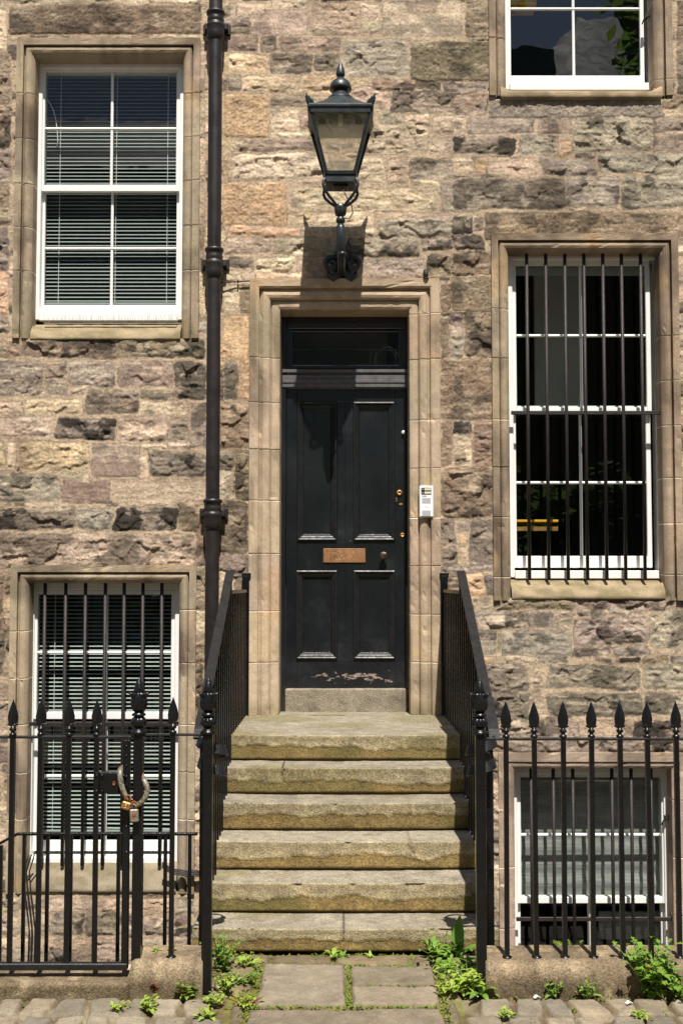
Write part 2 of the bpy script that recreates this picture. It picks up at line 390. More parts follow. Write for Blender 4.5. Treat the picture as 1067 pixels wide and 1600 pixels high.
# every stone read off the photograph: offset and scale of a view, then x0 y0 x1 y1 colour+roughness
STONES = [
 (350, 0, 2.964, """0 20 55 85 P1;65 15 185 75 T1;0 90 120 155 Q1;130 50 385 160 P1;220 0 380 40 T2;400 10 625 163 P2;640 20 722 95 T2;640 100 725 142 T2;735 0 1095 165 P1;
0 165 160 235 Q2;172 168 246 238 Q2;255 178 540 240 P2;555 185 852 350 G2;865 190 1225 375 B4;5 250 205 332 Y2;213 245 412 336 Q2;424 245 540 328 Q2;0 350 75 425 Q2;85 355 340 427 Y2;
352 345 522 427 Y2;585 360 668 400 Y2;600 405 762 492 P2;690 365 886 416 B3;893 378 1002 416 B2;1010 378 1215 420 G2;0 437 205 635 O4;214 445 490 492 P2;770 420 1225 525 Q3;214 503 352 610 T2;360 503 485 592 P2;
660 490 766 525 T2;728 530 832 572 T2;840 533 945 582 T2;600 575 942 712 T3;962 540 1115 616 T2;950 645 1018 710 T2;1028 635 1115 710 G2;212 610 480 642 T2;30 650 118 697 P2;122 645 440 698 P2;
40 710 490 828 T3;0 650 18 830 O2;600 735 740 850 T2;755 732 850 852 T2;858 728 1330 822 G2;862 832 992 862 T2;1003 835 1180 978 G1;0 842 292 1045 O4;322 832 480 862 T2;318 873 988 968 T2;
300 980 432 1032 Y2;440 980 690 1040 T2;705 985 1120 1003 T2;708 1010 1122 1096 G3;28 1050 350 1097 O2;356 1050 700 1098 T2;0 1103 212 1178 P2;228 1102 562 1183 T3;568 1102 902 1190 G3;912 1100 1125 1160 G3;
15 1198 128 1242 G2;138 1195 332 1262 T3;338 1198 640 1305 T2;648 1198 932 1292 G2;942 1172 1250 1300 B3;0 1258 75 1305 T2;82 1252 146 1300 P2;152 1266 640 1304 T2;650 1298 940 1318 T2;
0 1325 76 1428 T2;82 1320 128 1452 B1;0 1460 112 1702 O1;1005 1310 1235 1482 B4"""),
 (707, 0, 2.964, """62 0 162 172 B4;0 383 158 422 G2;0 432 152 532 Q2;172 458 972 545 G4;1042 0 1100 122 B4;1042 126 1100 365 B4;1044 372 1100 470 B2;975 440 1100 500 B3;975 505 1040 545 T2;0 548 62 618 T2;72 548 372 616 G1;
398 548 548 618 G1;562 543 928 702 G3;933 543 1100 612 D2;0 632 288 712 D2;306 628 492 716 G3;498 652 552 714 O2;933 625 1100 702 G1;0 733 100 812 T2;103 735 160 808 O2;165 732 396 808 T2;408 733 662 812 G2;
568 704 665 730 G2;676 712 1100 802 G3;0 826 518 968 G2;524 822 772 958 G2;782 812 1100 962 G2;0 998 92 1080 D3;94 996 146 1062 G2;0 1084 146 1160 G3;150 985 1100 1112 B4;0 1167 190 1440 B3;"""),
 (640, 430, 3.075, """200 0 402 175 B4;190 182 262 242 G3;195 248 262 308 G3;195 312 262 392 G3;266 180 402 396 B3;150 190 186 395 B2;150 402 404 692 B4;205 702 300 762 D2;205 772 298 832 T2;205 842 298 912 T3;308 698 404 920 B3;
150 700 200 915 B2;150 926 404 1166 B3;150 1172 220 1395 D3;238 1175 285 1235 G2;240 1240 275 1300 O2;238 1310 290 1390 T2;290 1172 400 1395 D3;262 1432 358 1545 O2;360 1450 410 1540 D2;155 1400 405 1428 G2;150 1435 255 1500 B2"""),
 (707, 480, 2.964, """190 1345 560 1402 B3;565 1345 1100 1402 Q3;105 1412 468 1478 G1;473 1438 546 1482 P2;560 1438 904 1562 G3;640 1403 702 1432 G2;728 1398 812 1427 G2;912 1408 1100 1572 G2;112 1494 212 1542 G2;118 1546 212 1602 G1;
222 1496 546 1610 G2;558 1572 728 1615 G2;746 1572 904 1612 G2;20 1380 100 1480 B2"""),
 (680, 880, 4.44, """270 655 400 700 O1;340 700 650 1110 D3;300 690 340 760 D2;430 470 460 650 T1;290 360 640 450 G3"""),
 (707, 1060, 2.964, """445 -60 860 46 G2;880 -60 1100 50 G2;440 70 880 178 D2;895 68 1100 172 G2;195 195 425 265 G3;430 190 585 330 G2;590 200 830 262 C1;835 200 1100 270 D2;190 275 1100 345 D3"""),
 (0, 0, 2.964, """-30 -20 380 16 T2;395 -20 930 14 T2;42 20 932 156 B4;-60 40 34 232 T2;-60 240 54 482 B3;-60 488 54 690 B3;-60 695 54 850 D3;-60 855 54 1045 B3;-60 1050 44 1250 D3;-60 1256 44 1455 O2;-60 1460 40 1545 G3;
922 240 948 432 T2;922 438 948 636 T4;922 642 948 838 T4;922 845 948 1046 T4;922 1050 950 1250 B2;922 1256 950 1456 T2;
1036 -10 1060 30 T1;1018 30 1068 80 Q2;1020 86 1160 130 G2;1018 165 1068 230 Q2;1040 240 1060 332 Y2;1036 345 1060 426 Q2"""),
 (0, 530, 2.964, """-60 -10 105 80 B3;105 0 548 82 B3;545 0 952 84 B3;-60 100 202 262 Q2;214 104 314 182 Q2;214 184 316 256 G2;326 100 532 222 G2;548 104 802 218 P2;808 108 952 282 G3;324 224 402 256 T2;400 238 646 346 Q3;652 240 800 282 G2;
-60 284 108 346 T2;126 278 388 346 Y2;656 290 868 347 T2;-60 362 234 456 P2;258 366 542 464 D3;552 362 778 474 P2;786 362 868 476 Q2;882 300 956 502 G1;-60 474 22 592 Y2;34 478 78 604 T2;92 478 418 608 Y2;430 486 648 638 Q1;
658 488 780 516 T2;786 482 880 506 T2;652 550 684 640 T2;690 522 956 636 D3;-60 620 280 752 G2;288 652 522 758 Q1;512 650 956 744 P1;285 618 412 650 T2;-60 782 350 882 D3;356 782 524 884 G3;532 782 820 884 D3;680 748 822 778 T2;828 752 956 892 B2;
-60 902 908 1058 C3;906 904 960 1062 B2;908 1066 960 1252 B3;908 1258 960 1485 B3;908 1490 960 1620 T2;-60 1080 20 1345 B3;-60 1350 20 1555 D3;
1000 20 1068 84 O2;1000 104 1070 140 O2;1000 148 1068 282 G2;1000 300 1160 502 D2;1000 512 1068 604 D3;1000 616 1110 742 P2;1000 750 1100 852 B3;1000 860 1140 990 B2;1000 1000 1140 1115 D3"""),
 (350, 430, 2.964, """0 392 62 576 G2;68 386 122 576 O4;-30 590 127 802 B3;-30 812 46 894 D3;50 810 122 1038 B3;-30 905 42 1042 P2;-30 1046 112 1290 B2;-30 1296 114 1385 D3"""),
 (300, 880, 4.44, """-20 20 95 140 B3;-20 145 98 320 B3;-20 330 98 500 T4;-20 510 98 690 B3;-20 700 80 900 B2;-20 910 60 1120 B3;195 60 290 200 T2;196 210 240 300 B2;300 100 376 200 B1"""),
 (0, 1060, 2.964, """-80 1010 90 1085 T2;100 1015 225 1075 G2;228 1018 432 1082 P2;440 1018 640 1085 T2;648 1020 802 1092 T2;808 1018 900 1090 G2;-80 1095 90 1200 G3;100 1095 228 1195 G2;238 1090 392 1192 G3;396 1088 545 1192 T3;552 1095 655 1210 G3;
660 1098 802 1190 T3;808 1098 872 1142 D2;812 1150 900 1205 D2;-80 1250 60 1320 D2;70 1205 225 1245 T2;228 1248 318 1312 D3;325 1238 424 1320 Q2;424 1212 548 1312 G3;655 1206 862 1262 P2;552 1220 650 1310 G2;70 1252 222 1330 G2;870 1215 960 1300 G2;-80 1205 60 1245 T2;-80 1330 300 1420 G3;310 1325 640 1420 T3;660 1270 960 1420 G3"""),
]
def build_wall():
    st = .0072; x = np.arange(-3.05, 3.05, st); z = np.arange(-1.32, 6.42, st)
    X, Z = np.meshgrid(x, z); ny, nx = X.shape
    wx = fbm(X*9, Z*9, 1, 3)*.016+fbm(X*30, Z*30, 2, 3)*.007; wz = fbm(X*7+40, Z*9, 3, 3)*.015+fbm(X*26, Z*34, 4, 3)*.008
    n_big = fbm(X*4.5, Z*5.5, 0, 4); n_mid = fbm(X*13, Z*17, 2, 4, .6); n_fine = fbm(X*38, Z*46, 5, 3, .6); n_lay = fbm(X*6, Z*48, 3, 4, .6); n_soot = fbm(X*5+9, Z*7, 6, 5, .6)
    xr, zr = X+wx*1.5, Z+wz*1.5
    f1, _ = facet(xr*8, zr*10, 1, .9); f2, _ = facet(xr*20, zr*26, 2, .8)
    f3, d3 = facet(X*42+n_mid, Z*48+n_mid, 3, .2); pits = sstep(.48, .12, d3)*(vn(X*14, Z*14, 7) > .18)
    f4, d4 = facet(X*34+n_mid*.5, Z*40, 5, .2); pits4 = sstep(.5, .1, d4)
    mort = s2l((188, 163, 135))
    H = .006+n_big*.003+n_mid*.0025+n_fine*.001
    tone = (1+.14*n_big+.10*n_mid+.06*n_fine)
    C = mort[None, None]*tone[..., None]
    occ = np.zeros(X.shape, bool)
    sootc = s2l((60, 55, 50)); n_s2 = fbm(X*17, Z*21, 7, 4, .6); n_s3 = fbm(X*9, Z*12, 4, 4, .6)
    def paint(x0, x1, z0, z1, key, r, free=False):
        if not free: x0 -= .004; x1 += .004; z0 -= .004; z1 += .004
        cx, cz = (x0+x1)/2, (z0+z1)/2; hx, hz = (x1-x0)/2, (z1-z0)/2
        if hx < .008 or hz < .008: return
        m = .03; i0, i1 = np.searchsorted(z, [z0-m, z1+m]); j0, j1 = np.searchsorted(x, [x0-m, x1+m])
        if i1-i0 < 3 or j1-j0 < 3: return
        S = np.s_[i0:i1, j0:j1]
        k = .35 if r in (1, 4, 5) else 1.0
        sk = (rng.random(4)-.5)*.012*k*2
        u = X[S]-cx+wx[S]*k; v = Z[S]-cz+wz[S]*k
        u = u+sk[0]*v/hz; v = v+sk[1]*u/hx
        rad = min(hx, hz)*(.18 if r in (1, 4, 5) else .38)
        qx = np.abs(u)-hx+rad; qz = np.abs(v)-hz+rad
        sd = np.hypot(np.maximum(qx, 0), np.maximum(qz, 0))+np.minimum(np.maximum(qx, qz), 0)-rad
        ins = sd < 0
        if free:
            oc = occ[S]
            if (oc & ins).sum() > .3*max(1, ins.sum()): return
            ins &= ~oc
        p = sstep(0, .018 if r in (1, 4, 5) else .030, -sd+.006*n_mid[S])
        base = {1: .006, 2: .007, 3: .009, 4: .009, 5: .009}[r]+(rng.random()-.4)*.006
        if r == 1: rel = .0032*n_mid[S]+.0025*n_lay[S]+.0012*n_fine[S]
        elif r == 2: rel = .006*n_mid[S]+.004*n_lay[S]+.0045*f2[S]+.008*f1[S]+.0018*n_fine[S]
        elif r == 3: rel = .0135*f1[S]+.006*f2[S]+.006*n_mid[S]+.004*n_lay[S]+.002*n_fine[S]
        elif r == 4: rel = .006*n_mid[S]+.003*f2[S]-.0032*pits[S]+.0025*n_fine[S]
        else: rel = .003*n_mid[S]-.004*pits4[S]+.002*n_fine[S]
        ed = sstep(0, .05, -sd)
        h = p*(base+rel*(.55+.45*ed))+(1-p)*(.004+n_mid[S]*.003)
        H[S] = np.where(ins, np.maximum(h, -.006), H[S])
        c = s2l(np.array(COLS[key])*(1+(rng.random(3)-.5)*.05)*(1+(rng.random()-.5)*.14))
        sc = {'D': .95, 'G': .62, 'B': .62, 'Q': .5, 'T': .42, 'C': .5, 'P': .42, 'O': .22, 'Y': .3}[key]*(1.15 if r == 3 else .9)
        sm = np.clip(sstep(-.02, .26, 1.2*n_soot[S]+.28*n_s2[S]+rel*13+(rng.random()-.62)*.75)*sc, 0, .88)
        cc = c[None, None]*(1+.16*n_mid[S]+.12*n_lay[S]+.10*n_fine[S]+.12*n_big[S])[..., None]
        hue = n_big[S][..., None]*np.array([.05, .0, -.06])[None, None]; hue = np.maximum(hue*np.array([1, 1, -1.]), 0)*np.array([1, 1, -1.]); cc = cc*(1+hue)
        cc = cc*(1-sm[..., None])+sootc[None, None]*sm[..., None]
        lm = (sstep(.12, .5, n_lay[S]*.8+n_s3[S])*.30*(1-sm))[..., None]; cc = cc*(1-lm)+s2l((214, 194, 164))*lm
        if r in (4, 5): cc = cc*(1-.20*(pits if r == 4 else pits4)[S][..., None])
        e2 = sstep(.0, .006, -sd+.007*n_fine[S]+.006*n_mid[S])[..., None]
        cc = cc*e2+mort[None, None]*tone[S][..., None]*(1-e2)
        dk = np.exp(-((sd-.001+.004*n_mid[S])/.0035)**2)*sstep(-.25, .25, n_mid[S]+n_fine[S]*.6-v/hz*.35);  # edge dirt and crevice shade painted into the colour, strongest at stone bottoms
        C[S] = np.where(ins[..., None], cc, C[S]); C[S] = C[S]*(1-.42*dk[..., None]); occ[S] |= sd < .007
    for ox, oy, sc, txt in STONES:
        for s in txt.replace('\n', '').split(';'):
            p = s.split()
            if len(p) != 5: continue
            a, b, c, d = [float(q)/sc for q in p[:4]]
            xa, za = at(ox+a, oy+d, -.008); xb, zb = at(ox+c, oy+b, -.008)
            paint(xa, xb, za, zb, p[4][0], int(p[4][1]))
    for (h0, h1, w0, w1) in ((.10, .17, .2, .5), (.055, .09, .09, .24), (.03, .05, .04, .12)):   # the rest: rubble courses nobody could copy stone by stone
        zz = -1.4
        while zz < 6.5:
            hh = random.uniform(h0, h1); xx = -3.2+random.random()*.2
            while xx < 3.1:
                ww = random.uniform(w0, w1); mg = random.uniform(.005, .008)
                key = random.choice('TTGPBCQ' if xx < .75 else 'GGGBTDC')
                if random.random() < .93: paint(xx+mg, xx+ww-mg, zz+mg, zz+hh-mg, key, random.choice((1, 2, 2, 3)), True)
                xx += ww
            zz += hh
    # grime: damp dark staining below the sills and low down, a true mark on the stone
    keep = np.ones((ny-1, nx-1), bool)
    Xc, Zc = (X[:-1, :-1]+st/2), (Z[:-1, :-1]+st/2)
    for k, (a, b, c, d) in OP.items():
        e = BAND[k]; keep &= ~((Xc > a-e) & (Xc < b+e) & (Zc > c-SILL[k]) & (Zc < d+e))
    wash = sstep(.05, .55, fbm(X*1.3+5, Z*.7, 2, 4, .55)+.35*fbm(X*9, Z*1.1, 6, 3)); C = C*(1-.26*wash[..., None]*np.array([.9, 1, 1.05]))
    lum = (C @ np.array([.3, .59, .11]))[..., None]; C = (C*.78+lum*.22)*np.array([.985, .966, .912]); lum = (C @ np.array([.3, .59, .11]))[..., None]; C = C*(lum/.27)**.18
    Y = -H
    V = np.stack([X, Y, Z], -1).reshape(-1, 3)
    Fq = grid_faces(ny, nx, keep)
    used = np.zeros(len(V), bool); used[Fq.ravel()] = True; rm = np.cumsum(used)-1
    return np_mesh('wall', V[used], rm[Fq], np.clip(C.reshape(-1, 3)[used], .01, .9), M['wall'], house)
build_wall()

# ------------------------------------------------------------ dressed surrounds
DRESS = (166, 149, 127)
def surround(name, op, prof, joints, seed, label=None, foot=0.0, tint=DRESS):
    x0, x1, zb, zt = op; zb -= foot
    rs = np.random.default_rng(seed)
    # stations along each jamb, with a fine sunk joint between blocks
    def stations(js):
        s = [zb]
        for j in js: s += [j-.006, j-.0022, j+.0022, j+.006]
        s = sorted(s+list(np.arange(zb+.03, zt-.02, .035))); return [q for q in s if q <= zt-.012]
    P = []; blk = []; jt = []
    L = stations(joints[0]); Rr = stations(joints[1])
    for zc in L: P.append(('L', zc)); blk.append(int(np.searchsorted(sorted(joints[0]), zc))); jt.append(min([abs(zc-j) for j in joints[0]]+[9]) < .003)
    nh = max(8, int((x1-x0)/.035))
    for i in range(nh+1): P.append(('H', i/nh)); blk.append(50); jt.append(False)
    for zc in Rr[::-1]: P.append(('R', zc)); blk.append(100+int(np.searchsorted(sorted(joints[1]), zc))); jt.append(min([abs(zc-j) for j in joints[1]]+[9]) < .003)
    # profile refined
    pr = [prof[0]]
    for (a, ya), (b, yb) in zip(prof, prof[1:]):
        n = max(1, int(math.hypot(b-a, yb-ya)/.012))
        for k in range(1, n+1): pr.append((a+(b-a)*k/n, ya+(yb-ya)*k/n))
    pr = np.array(pr); m = len(pr); V = np.zeros((len(P), m, 3)); C = np.zeros((len(P), m, 3))
    tints = {b: (1+(rs.random()-.5)*.34, rs.random(3)*.06-.03, (rs.random()-.5)*.004) for b in set(blk)}
    base = s2l(tint)
    for i, (k, q) in enumerate(P):
        o, y = pr[:, 0], pr[:, 1].copy()
        tb = tints[blk[i]]; y = y+tb[2]*(pr[:, 1] < .02)
        if jt[i]: y = y+.006*(y < .05)
        if k == 'L': V[i] = np.stack([x0-o, y, np.full(m, q)], -1)
        elif k == 'R': V[i] = np.stack([x1+o, y, np.full(m, q)], -1)
        else:
            V[i] = np.stack([(x0-o)*(1-q)+(x1+o)*q, y, zt+o], -1)
        C[i] = base*tb[0]*(1+tb[1])
        if jt[i]: C[i] = s2l((226, 212, 190))
    nz = fbm(V[..., 0]*14+V[..., 1]*20, V[..., 2]*14, seed, 3); nf = fbm(V[..., 0]*50+V[..., 1]*40, V[..., 2]*50, seed+1, 3)
    V[..., 1] += nz*.0022+nf*.0016
    st_ = fbm(V[..., 0]*3+seed, V[..., 2]*2.2, seed+2, 4)
    C *= (1+.10*nz+.08*nf)[..., None]; C *= (1-.42*sstep(.05, .45, st_))[..., None]
    chip = sstep(.42, .6, fbm(V[..., 0]*18+seed, V[..., 2]*18, seed+4, 3, .6)); V[..., 1] += chip*.006*(V[..., 1] < .02); C *= (1+.18*chip)[..., None]
    grime = sstep(.1, .5, fbm(V[..., 0]*9+seed*3, V[..., 2]*1.4, seed+5, 4, .6)); C = C*(1-.40*grime[..., None]*np.array([.95, 1, 1.03]))
    oc = sstep(.3, .55, fbm(V[..., 0]*4+seed*5, V[..., 2]*3, seed+6, 3))[..., None]*.35; C = C*(1-oc)+s2l((196, 162, 116))*oc
    gf = (sstep(.16, .0, V[..., 2]-zb+.06*st_)*.5)[..., None]; C = C*(1-gf)+s2l((122, 112, 80))*gf
    return np_mesh(name, V.reshape(-1, 3), grid_faces(len(P), m), np.clip(C.reshape(-1, 3), .01, .9), M['dressed'], house, smooth=False)
WP = [(0, .15), (0, .024), (.004, .012), (.012, .000), (.024, -.012), (.040, -.019), (.054, -.017), (.064, -.009), (.069, .002), (.070, .012), (.0770, .012), (.078, -.026), (.126, -.029), (.128, .015)]
WPf = [(0, .15), (0, .006), (.008, -.002), (.02, -.008), (.045, -.010), (.046, .002), (.05, .002), (.051, -.018), (.112, -.02), (.114, .015)]
DP = [(0, .31), (0, .008), (.004, .000), (.020, -.008), (.040, -.010), (.058, -.006), (.066, .004), (.068, .004), (.069, -.022), (.080, -.034), (.098, -.040), (.118, -.036), (.134, -.024), (.144, -.016), (.147, -.016), (.149, -.050), (.160, -.056), (.214, -.058), (.222, .015)]
jz = lambda *ys: [az(y) for y in ys]
surround('window_surround', OP['ul'], WP, (jz(147, 218, 288, 356, 424), jz(147, 215, 283, 353, 423)), 3, foot=.135)
surround('window_surround', OP['ll'], WP, (jz(986, 1060, 1132, 1208, 1280), jz(953, 1036, 1132, 1206, 1280)), 4, foot=.20)
surround('window_surround', OP['mr'], WP, (jz(483, 560, 656, 730, 808, 902), jz(525, 595, 665, 747, 818, 898)), 5, foot=.15, tint=(160, 142, 120))
surround('window_surround', OP['ur'], WP, (jz(61, 0), jz(125, 0)), 6, foot=.06, tint=(158, 140, 120))
surround('window_surround', OP['lr'], WPf, (jz(1355, 1450), jz(1250, 1340, 1430)), 8, tint=(176, 155, 137))
dj = lambda *ys: [az(y, -.03) for y in ys]
surround('door_surround', OP['door'], DP, (dj(559, 629, 702, 782, 865, 955, 1035), dj(490, 561, 656, 731, 809, 884, 960, 1035)), 9, tint=(180, 160, 136))

def sill(op, front, lip, ext, tint=(192, 164, 122), yb=.15, slope=.075, proj=.03):
    """weathered stone sill: a dished slope from the frame to a rounded lip"""
    x0, x1, z0, _ = op; nx = 60; prof = []
    for k in range(9):
        t = k/8; prof.append((yb+( -proj-yb)*t, z0-slope*(t**1.5)))
    prof += [(-proj-.004, z0-slope-.008), (-proj-.004, z0-slope-lip*.5), (-proj-.003, z0-slope-lip), (.06, z0-slope-lip-.002)]
    xs = np.linspace(x0-ext, x1+ext, nx); V = np.zeros((nx, len(prof), 3)); C = np.zeros((nx, len(prof), 3))
    for i, xx in enumerate(xs):
        for j, (y, zz) in enumerate(prof):
            xq = min(max(xx, x0+.002), x1-.002) if y > .01 else xx
            e = min(xx-(x0-ext), (x1+ext)-xx)
            V[i, j] = (xq, y, zz + (.035*math.exp(-(e/.05)**2) if j in (5, 6, 7, 8) else 0)*(y < .06))
    nz = fbm(V[..., 0]*16, V[..., 1]*30+V[..., 2]*20, 3, 4, .6)
    V[..., 1] -= nz*.004; V[..., 2] += nz*.003
    g = sstep(-.25, .4, fbm(V[..., 0]*7, V[..., 1]*22+V[..., 2]*9, 5, 4, .6))
    C[:] = s2l(tint); C *= (1+.15*nz)[..., None]; C = C*(1-.6*g[..., None])+s2l((100, 92, 66))*.6*g[..., None]
    return np_mesh('window_sill', V.reshape(-1, 3), grid_faces(nx, len(prof)), np.clip(C.reshape(-1, 3), .01, .9), M['dressed'], house)
sill(OP['ul'], 0, .022, -.002, (150, 134, 108), slope=.125, proj=.012)
sill(OP['ll'], 0, .03, -.002, (138, 127, 108), slope=.165, proj=.012)
sill(OP['mr'], 0, .03, -.002, (150, 134, 108), slope=.115, proj=.014)
sill(OP['ur'], 0, .055, .045, (166, 146, 120), slope=.035)

# ------------------------------------------------------------ sash windows
def bars_frame(mb, Y0, Y1, x0, x1, z0, z1, l, r, b, t, vx=(), hz=(), vw=.02, bev=.004):
    mb.box(x0, x0+l, Y0, Y1, z0, z1, bev); mb.box(x1-r, x1, Y0, Y1, z0, z1, bev)
    mb.box(x0+l, x1-r, Y0+.0025, Y1-.002, z0, z0+b, bev); mb.box(x0+l, x1-r, Y0+.0025, Y1-.002, z1-t, z1, bev)
    zs = [z0+b]+sorted(hz)+[z1-t]
    for q in hz: mb.box(x0+l, x1-r, Y0+.006, Y1-.006, q-vw/2, q+vw/2, .006)
    for a, c in zip(zs, zs[1:]):
        for q in vx: mb.box(q-vw/2, q+vw/2, Y0+.009, Y1-.009, a+(vw/2-.001 if a != z0+b else -.001), c-(vw/2-.001 if c != z1-t else -.001), .005)
def sash_window(fr, up, lo, vbar, hup, hlo, yf=.125, label=None, vlo=None, gl='glass', upr=(.03, .045, .03), lor=(.03, .075, .045), bot=.03, st=.03):
    """fr/up/lo: photo px l, r, t, b of box frame, upper sash, lower sash"""
    f = MB(); my = (fr[2]+fr[3])/2
    def px(q, Y): return ax(q[0], (q[2]+q[3])/2, Y), ax(q[1], (q[2]+q[3])/2, Y), az(q[3], Y), az(q[2], Y)
    x0, x1, z0, z1 = px(fr, yf)
    f.box(x0-.06, x0+.022, yf, yf+.16, z0-.02, z1+.06, .004); f.box(x1-.022, x1+.06, yf, yf+.16, z0-.02, z1+.06, .004)
    f.box(x0+.022, x1-.022, yf+.003, yf+.16, z1-.03, z1+.06, .004); f.box(x0+.022, x1-.022, yf-.012, yf+.16, z0-.03, z0+bot, .006)
    wd = f.build('sash_window', M['white'], house)
    if label: wd['label'] = label
    for nm, q, Y, hb, rails, vb in (('upper_sash', up, yf+.02, hup, upr, vbar), ('lower_sash', lo, yf+.062, hlo, lor, vlo or vbar)):
        a, b_, c, d = px(q, Y); m = MB(); my = (q[2]+q[3])/2
        bars_frame(m, Y, Y+.038, a, b_, c, d, st, st, rails[1], rails[2], [ax(v, my, Y) for v in vb], [az(v, Y) for v in hb])
        o = m.build(nm, M['white'], wd)
        g = MB().box(a+st*.6, b_-st*.6, Y+.015, Y+.0185, c+.02, d-.02); g.build('pane', M[gl], wd)
    return wd
sash_window((60, 285, 100, 495.5), (64, 282, 106, 299), (64, 282, 288, 492), (174.7,), (200,), (387.5,))
sash_window((47, 277, 915, 1350), (52, 274, 922, 1124), (52, 274, 1112, 1330), (165,), (1019.5,), (1213,), bot=.05)
sash_window((797, 1032, 399, 898), (799, 1016, 404, 645), (799, 1017, 634, 887), (907.5,), (524,), (754,), lor=(.03, .085, .045), upr=(.03, .04, .05), st=.034)
sash_window((789, 1018, -320, 136), (791, 1005, -310, -90), (791, 1005, -100, 133), (895.5,), (-195,), (12.5,), gl='skyglass')
sash_window((804, 1044, 1202, 1640), (807, 1040, 1208, 1412), (807, 1040, 1400, 1632), (921,), (1305,), (1510,))

# rooms behind the glass: closed boxes
def room(op, depth=2.4, zlo=.35, col='room'):
    x0, x1, z0, z1 = op; m = MB(); y0 = .285; a, b, c, d = x0-.5, x1+.45, z0-zlo, z1+.35
    m.quad((a, y0, c), (x0-.05, y0, c), (x0-.05, y0, d), (a, y0, d)); m.quad((x1+.05, y0, c), (b, y0, c), (b, y0, d), (x1+.05, y0, d))
    m.quad((x0-.05, y0, c), (x1+.05, y0, c), (x1+.05, y0, z0-.05), (x0-.05, y0, z0-.05)); m.quad((x0-.05, y0, z1+.05), (x1+.05, y0, z1+.05), (x1+.05, y0, d), (x0-.05, y0, d))
    Yb = y0+depth
    m.quad((a, y0, c), (a, Yb, c), (a, Yb, d), (a, y0, d)); m.quad((b, y0, c), (b, Yb, c), (b, Yb, d), (b, y0, d))
    m.quad((a, y0, c), (b, y0, c), (b, Yb, c), (a, Yb, c)); m.quad((a, y0, d), (b, y0, d), (b, Yb, d), (a, Yb, d)); m.quad((a, Yb, c), (b, Yb, c), (b, Yb, d), (a, Yb, d))
    e = .05    # lining of the opening, from the stone to the room
    m.quad((x0-e, .1, z0-e), (x0-e, y0, z0-e), (x0-e, y0, z1+e), (x0-e, .1, z1+e)); m.quad((x1+e, .1, z0-e), (x1+e, y0, z0-e), (x1+e, y0, z1+e), (x1+e, .1, z1+e))
    m.quad((x0-e, .1, z1+e), (x1+e, .1, z1+e), (x1+e, y0, z1+e), (x0-e, y0, z1+e)); m.quad((x0-e, .1, z0-e), (x1+e, .1, z0-e), (x1+e, y0, z0-e), (x0-e, y0, z0-e))
    return m.build('room', M[col], house)
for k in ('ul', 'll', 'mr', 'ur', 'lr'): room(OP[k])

# ------------------------------------------------------------ blinds
def venetian(op_px, Y, ztop, zbot, n, mat, label, tilt=14, cords=(), skew=0.0):
    xl, xr = op_px; t = thing('venetian_blind', ((xl+xr)/2, Y, zbot), label, 'blind')
    MB().box(xl, xr, Y-.02, Y+.02, ztop, ztop+.03, .003).build('head_rail', M['slatw'], t)
    m = MB(); ca, sa = math.cos(R(tilt)), math.sin(R(tilt)); W = .0125
    for i in range(n):
        z = ztop-.02-(ztop-.02-zbot-.02)*i/(n-1); jt = random.uniform(-.0012, .0012); s0 = skew*max(0, (i-n*.93)/(n*.07)) if skew else 0
        rings = []
        for xx, dz in ((xl, s0), (xr, -s0)):
            pts = []
            for u, c in ((-1, 0), (-.5, .0022), (0, .003), (.5, .0022), (1, 0)): pts.append((xx, Y+u*W*ca-c*sa, z+dz+jt+u*W*sa+c*ca))
            pts += [(p[0], p[1], p[2]-.0009) for p in pts[::-1]]; rings.append(pts)
        m.loft(rings)
    m.build('slats', mat, t)
    MB().box(xl, xr, Y-.012, Y+.012, zbot-.012, zbot+.004, .003).build('bottom_rail', M['slatw'], t)
    c = MB()
    for q in cords: c.box(q-.0018, q+.0018, Y-.0155, Y-.0135, zbot, ztop)
    c.build('cords', M['cord'], t); return t
venetian((ax(66, 300, .24), ax(281, 300, .24)), .255, az(118, .255), az(474, .255), 62, M['slat'], 'dim grey venetian blind behind the upper left window', 33, [ax(q, 300, .24) for q in (94, 182, 262)])
venetian((ax(52, 1130, .24), ax(276, 1130, .24)), .255, az(930, .255), az(1297, .255), 58, M['slatw'], 'pale venetian blind behind the barred lower left window', 20, [ax(q, 1100, .24) for q in (85, 168, 250)], skew=.012)
t = thing('cloth_blind', (ax(925, 1400, .27), .27, az(1404, .27)), 'grey woven cloth blind pulled part down behind the lower right window', 'blind')
m = MB(); zt, zb = az(1222, .27), az(1408, .27); xl, xr = ax(800, 1300, .27), ax(1046, 1300, .27); rings = []
for i in range(40):
    z = zt+(zb-zt)*i/39; y = .27+.004*math.sin(i*1.1)
    rings.append([(xl, y, z), (xr, y+.004*math.sin(i*.7), z), (xr, y+.006, z), (xl, y+.004, z)])
m.loft(rings); m.build('cloth', M['woven'], t)
MB().tube([(xl, .275, zt+.02), (xr, .275, zt+.02)], .022, 12).build('roller', M['woven'], t)
MB().box(xl, xr, .262, .282, zb-.018, zb, .004).build('bottom_bar', M['slat'], t)

tag(MB().box(ax(935, 1440, .33), ax(1032, 1440, .33), .33, .345, az(1468, .33), az(1424, .33), .004).build('pale_sheet', M['woven']), 'pale grey sheet added low behind the lower right window', 'tray')  # plain sheet added for the pale area behind the lower sash
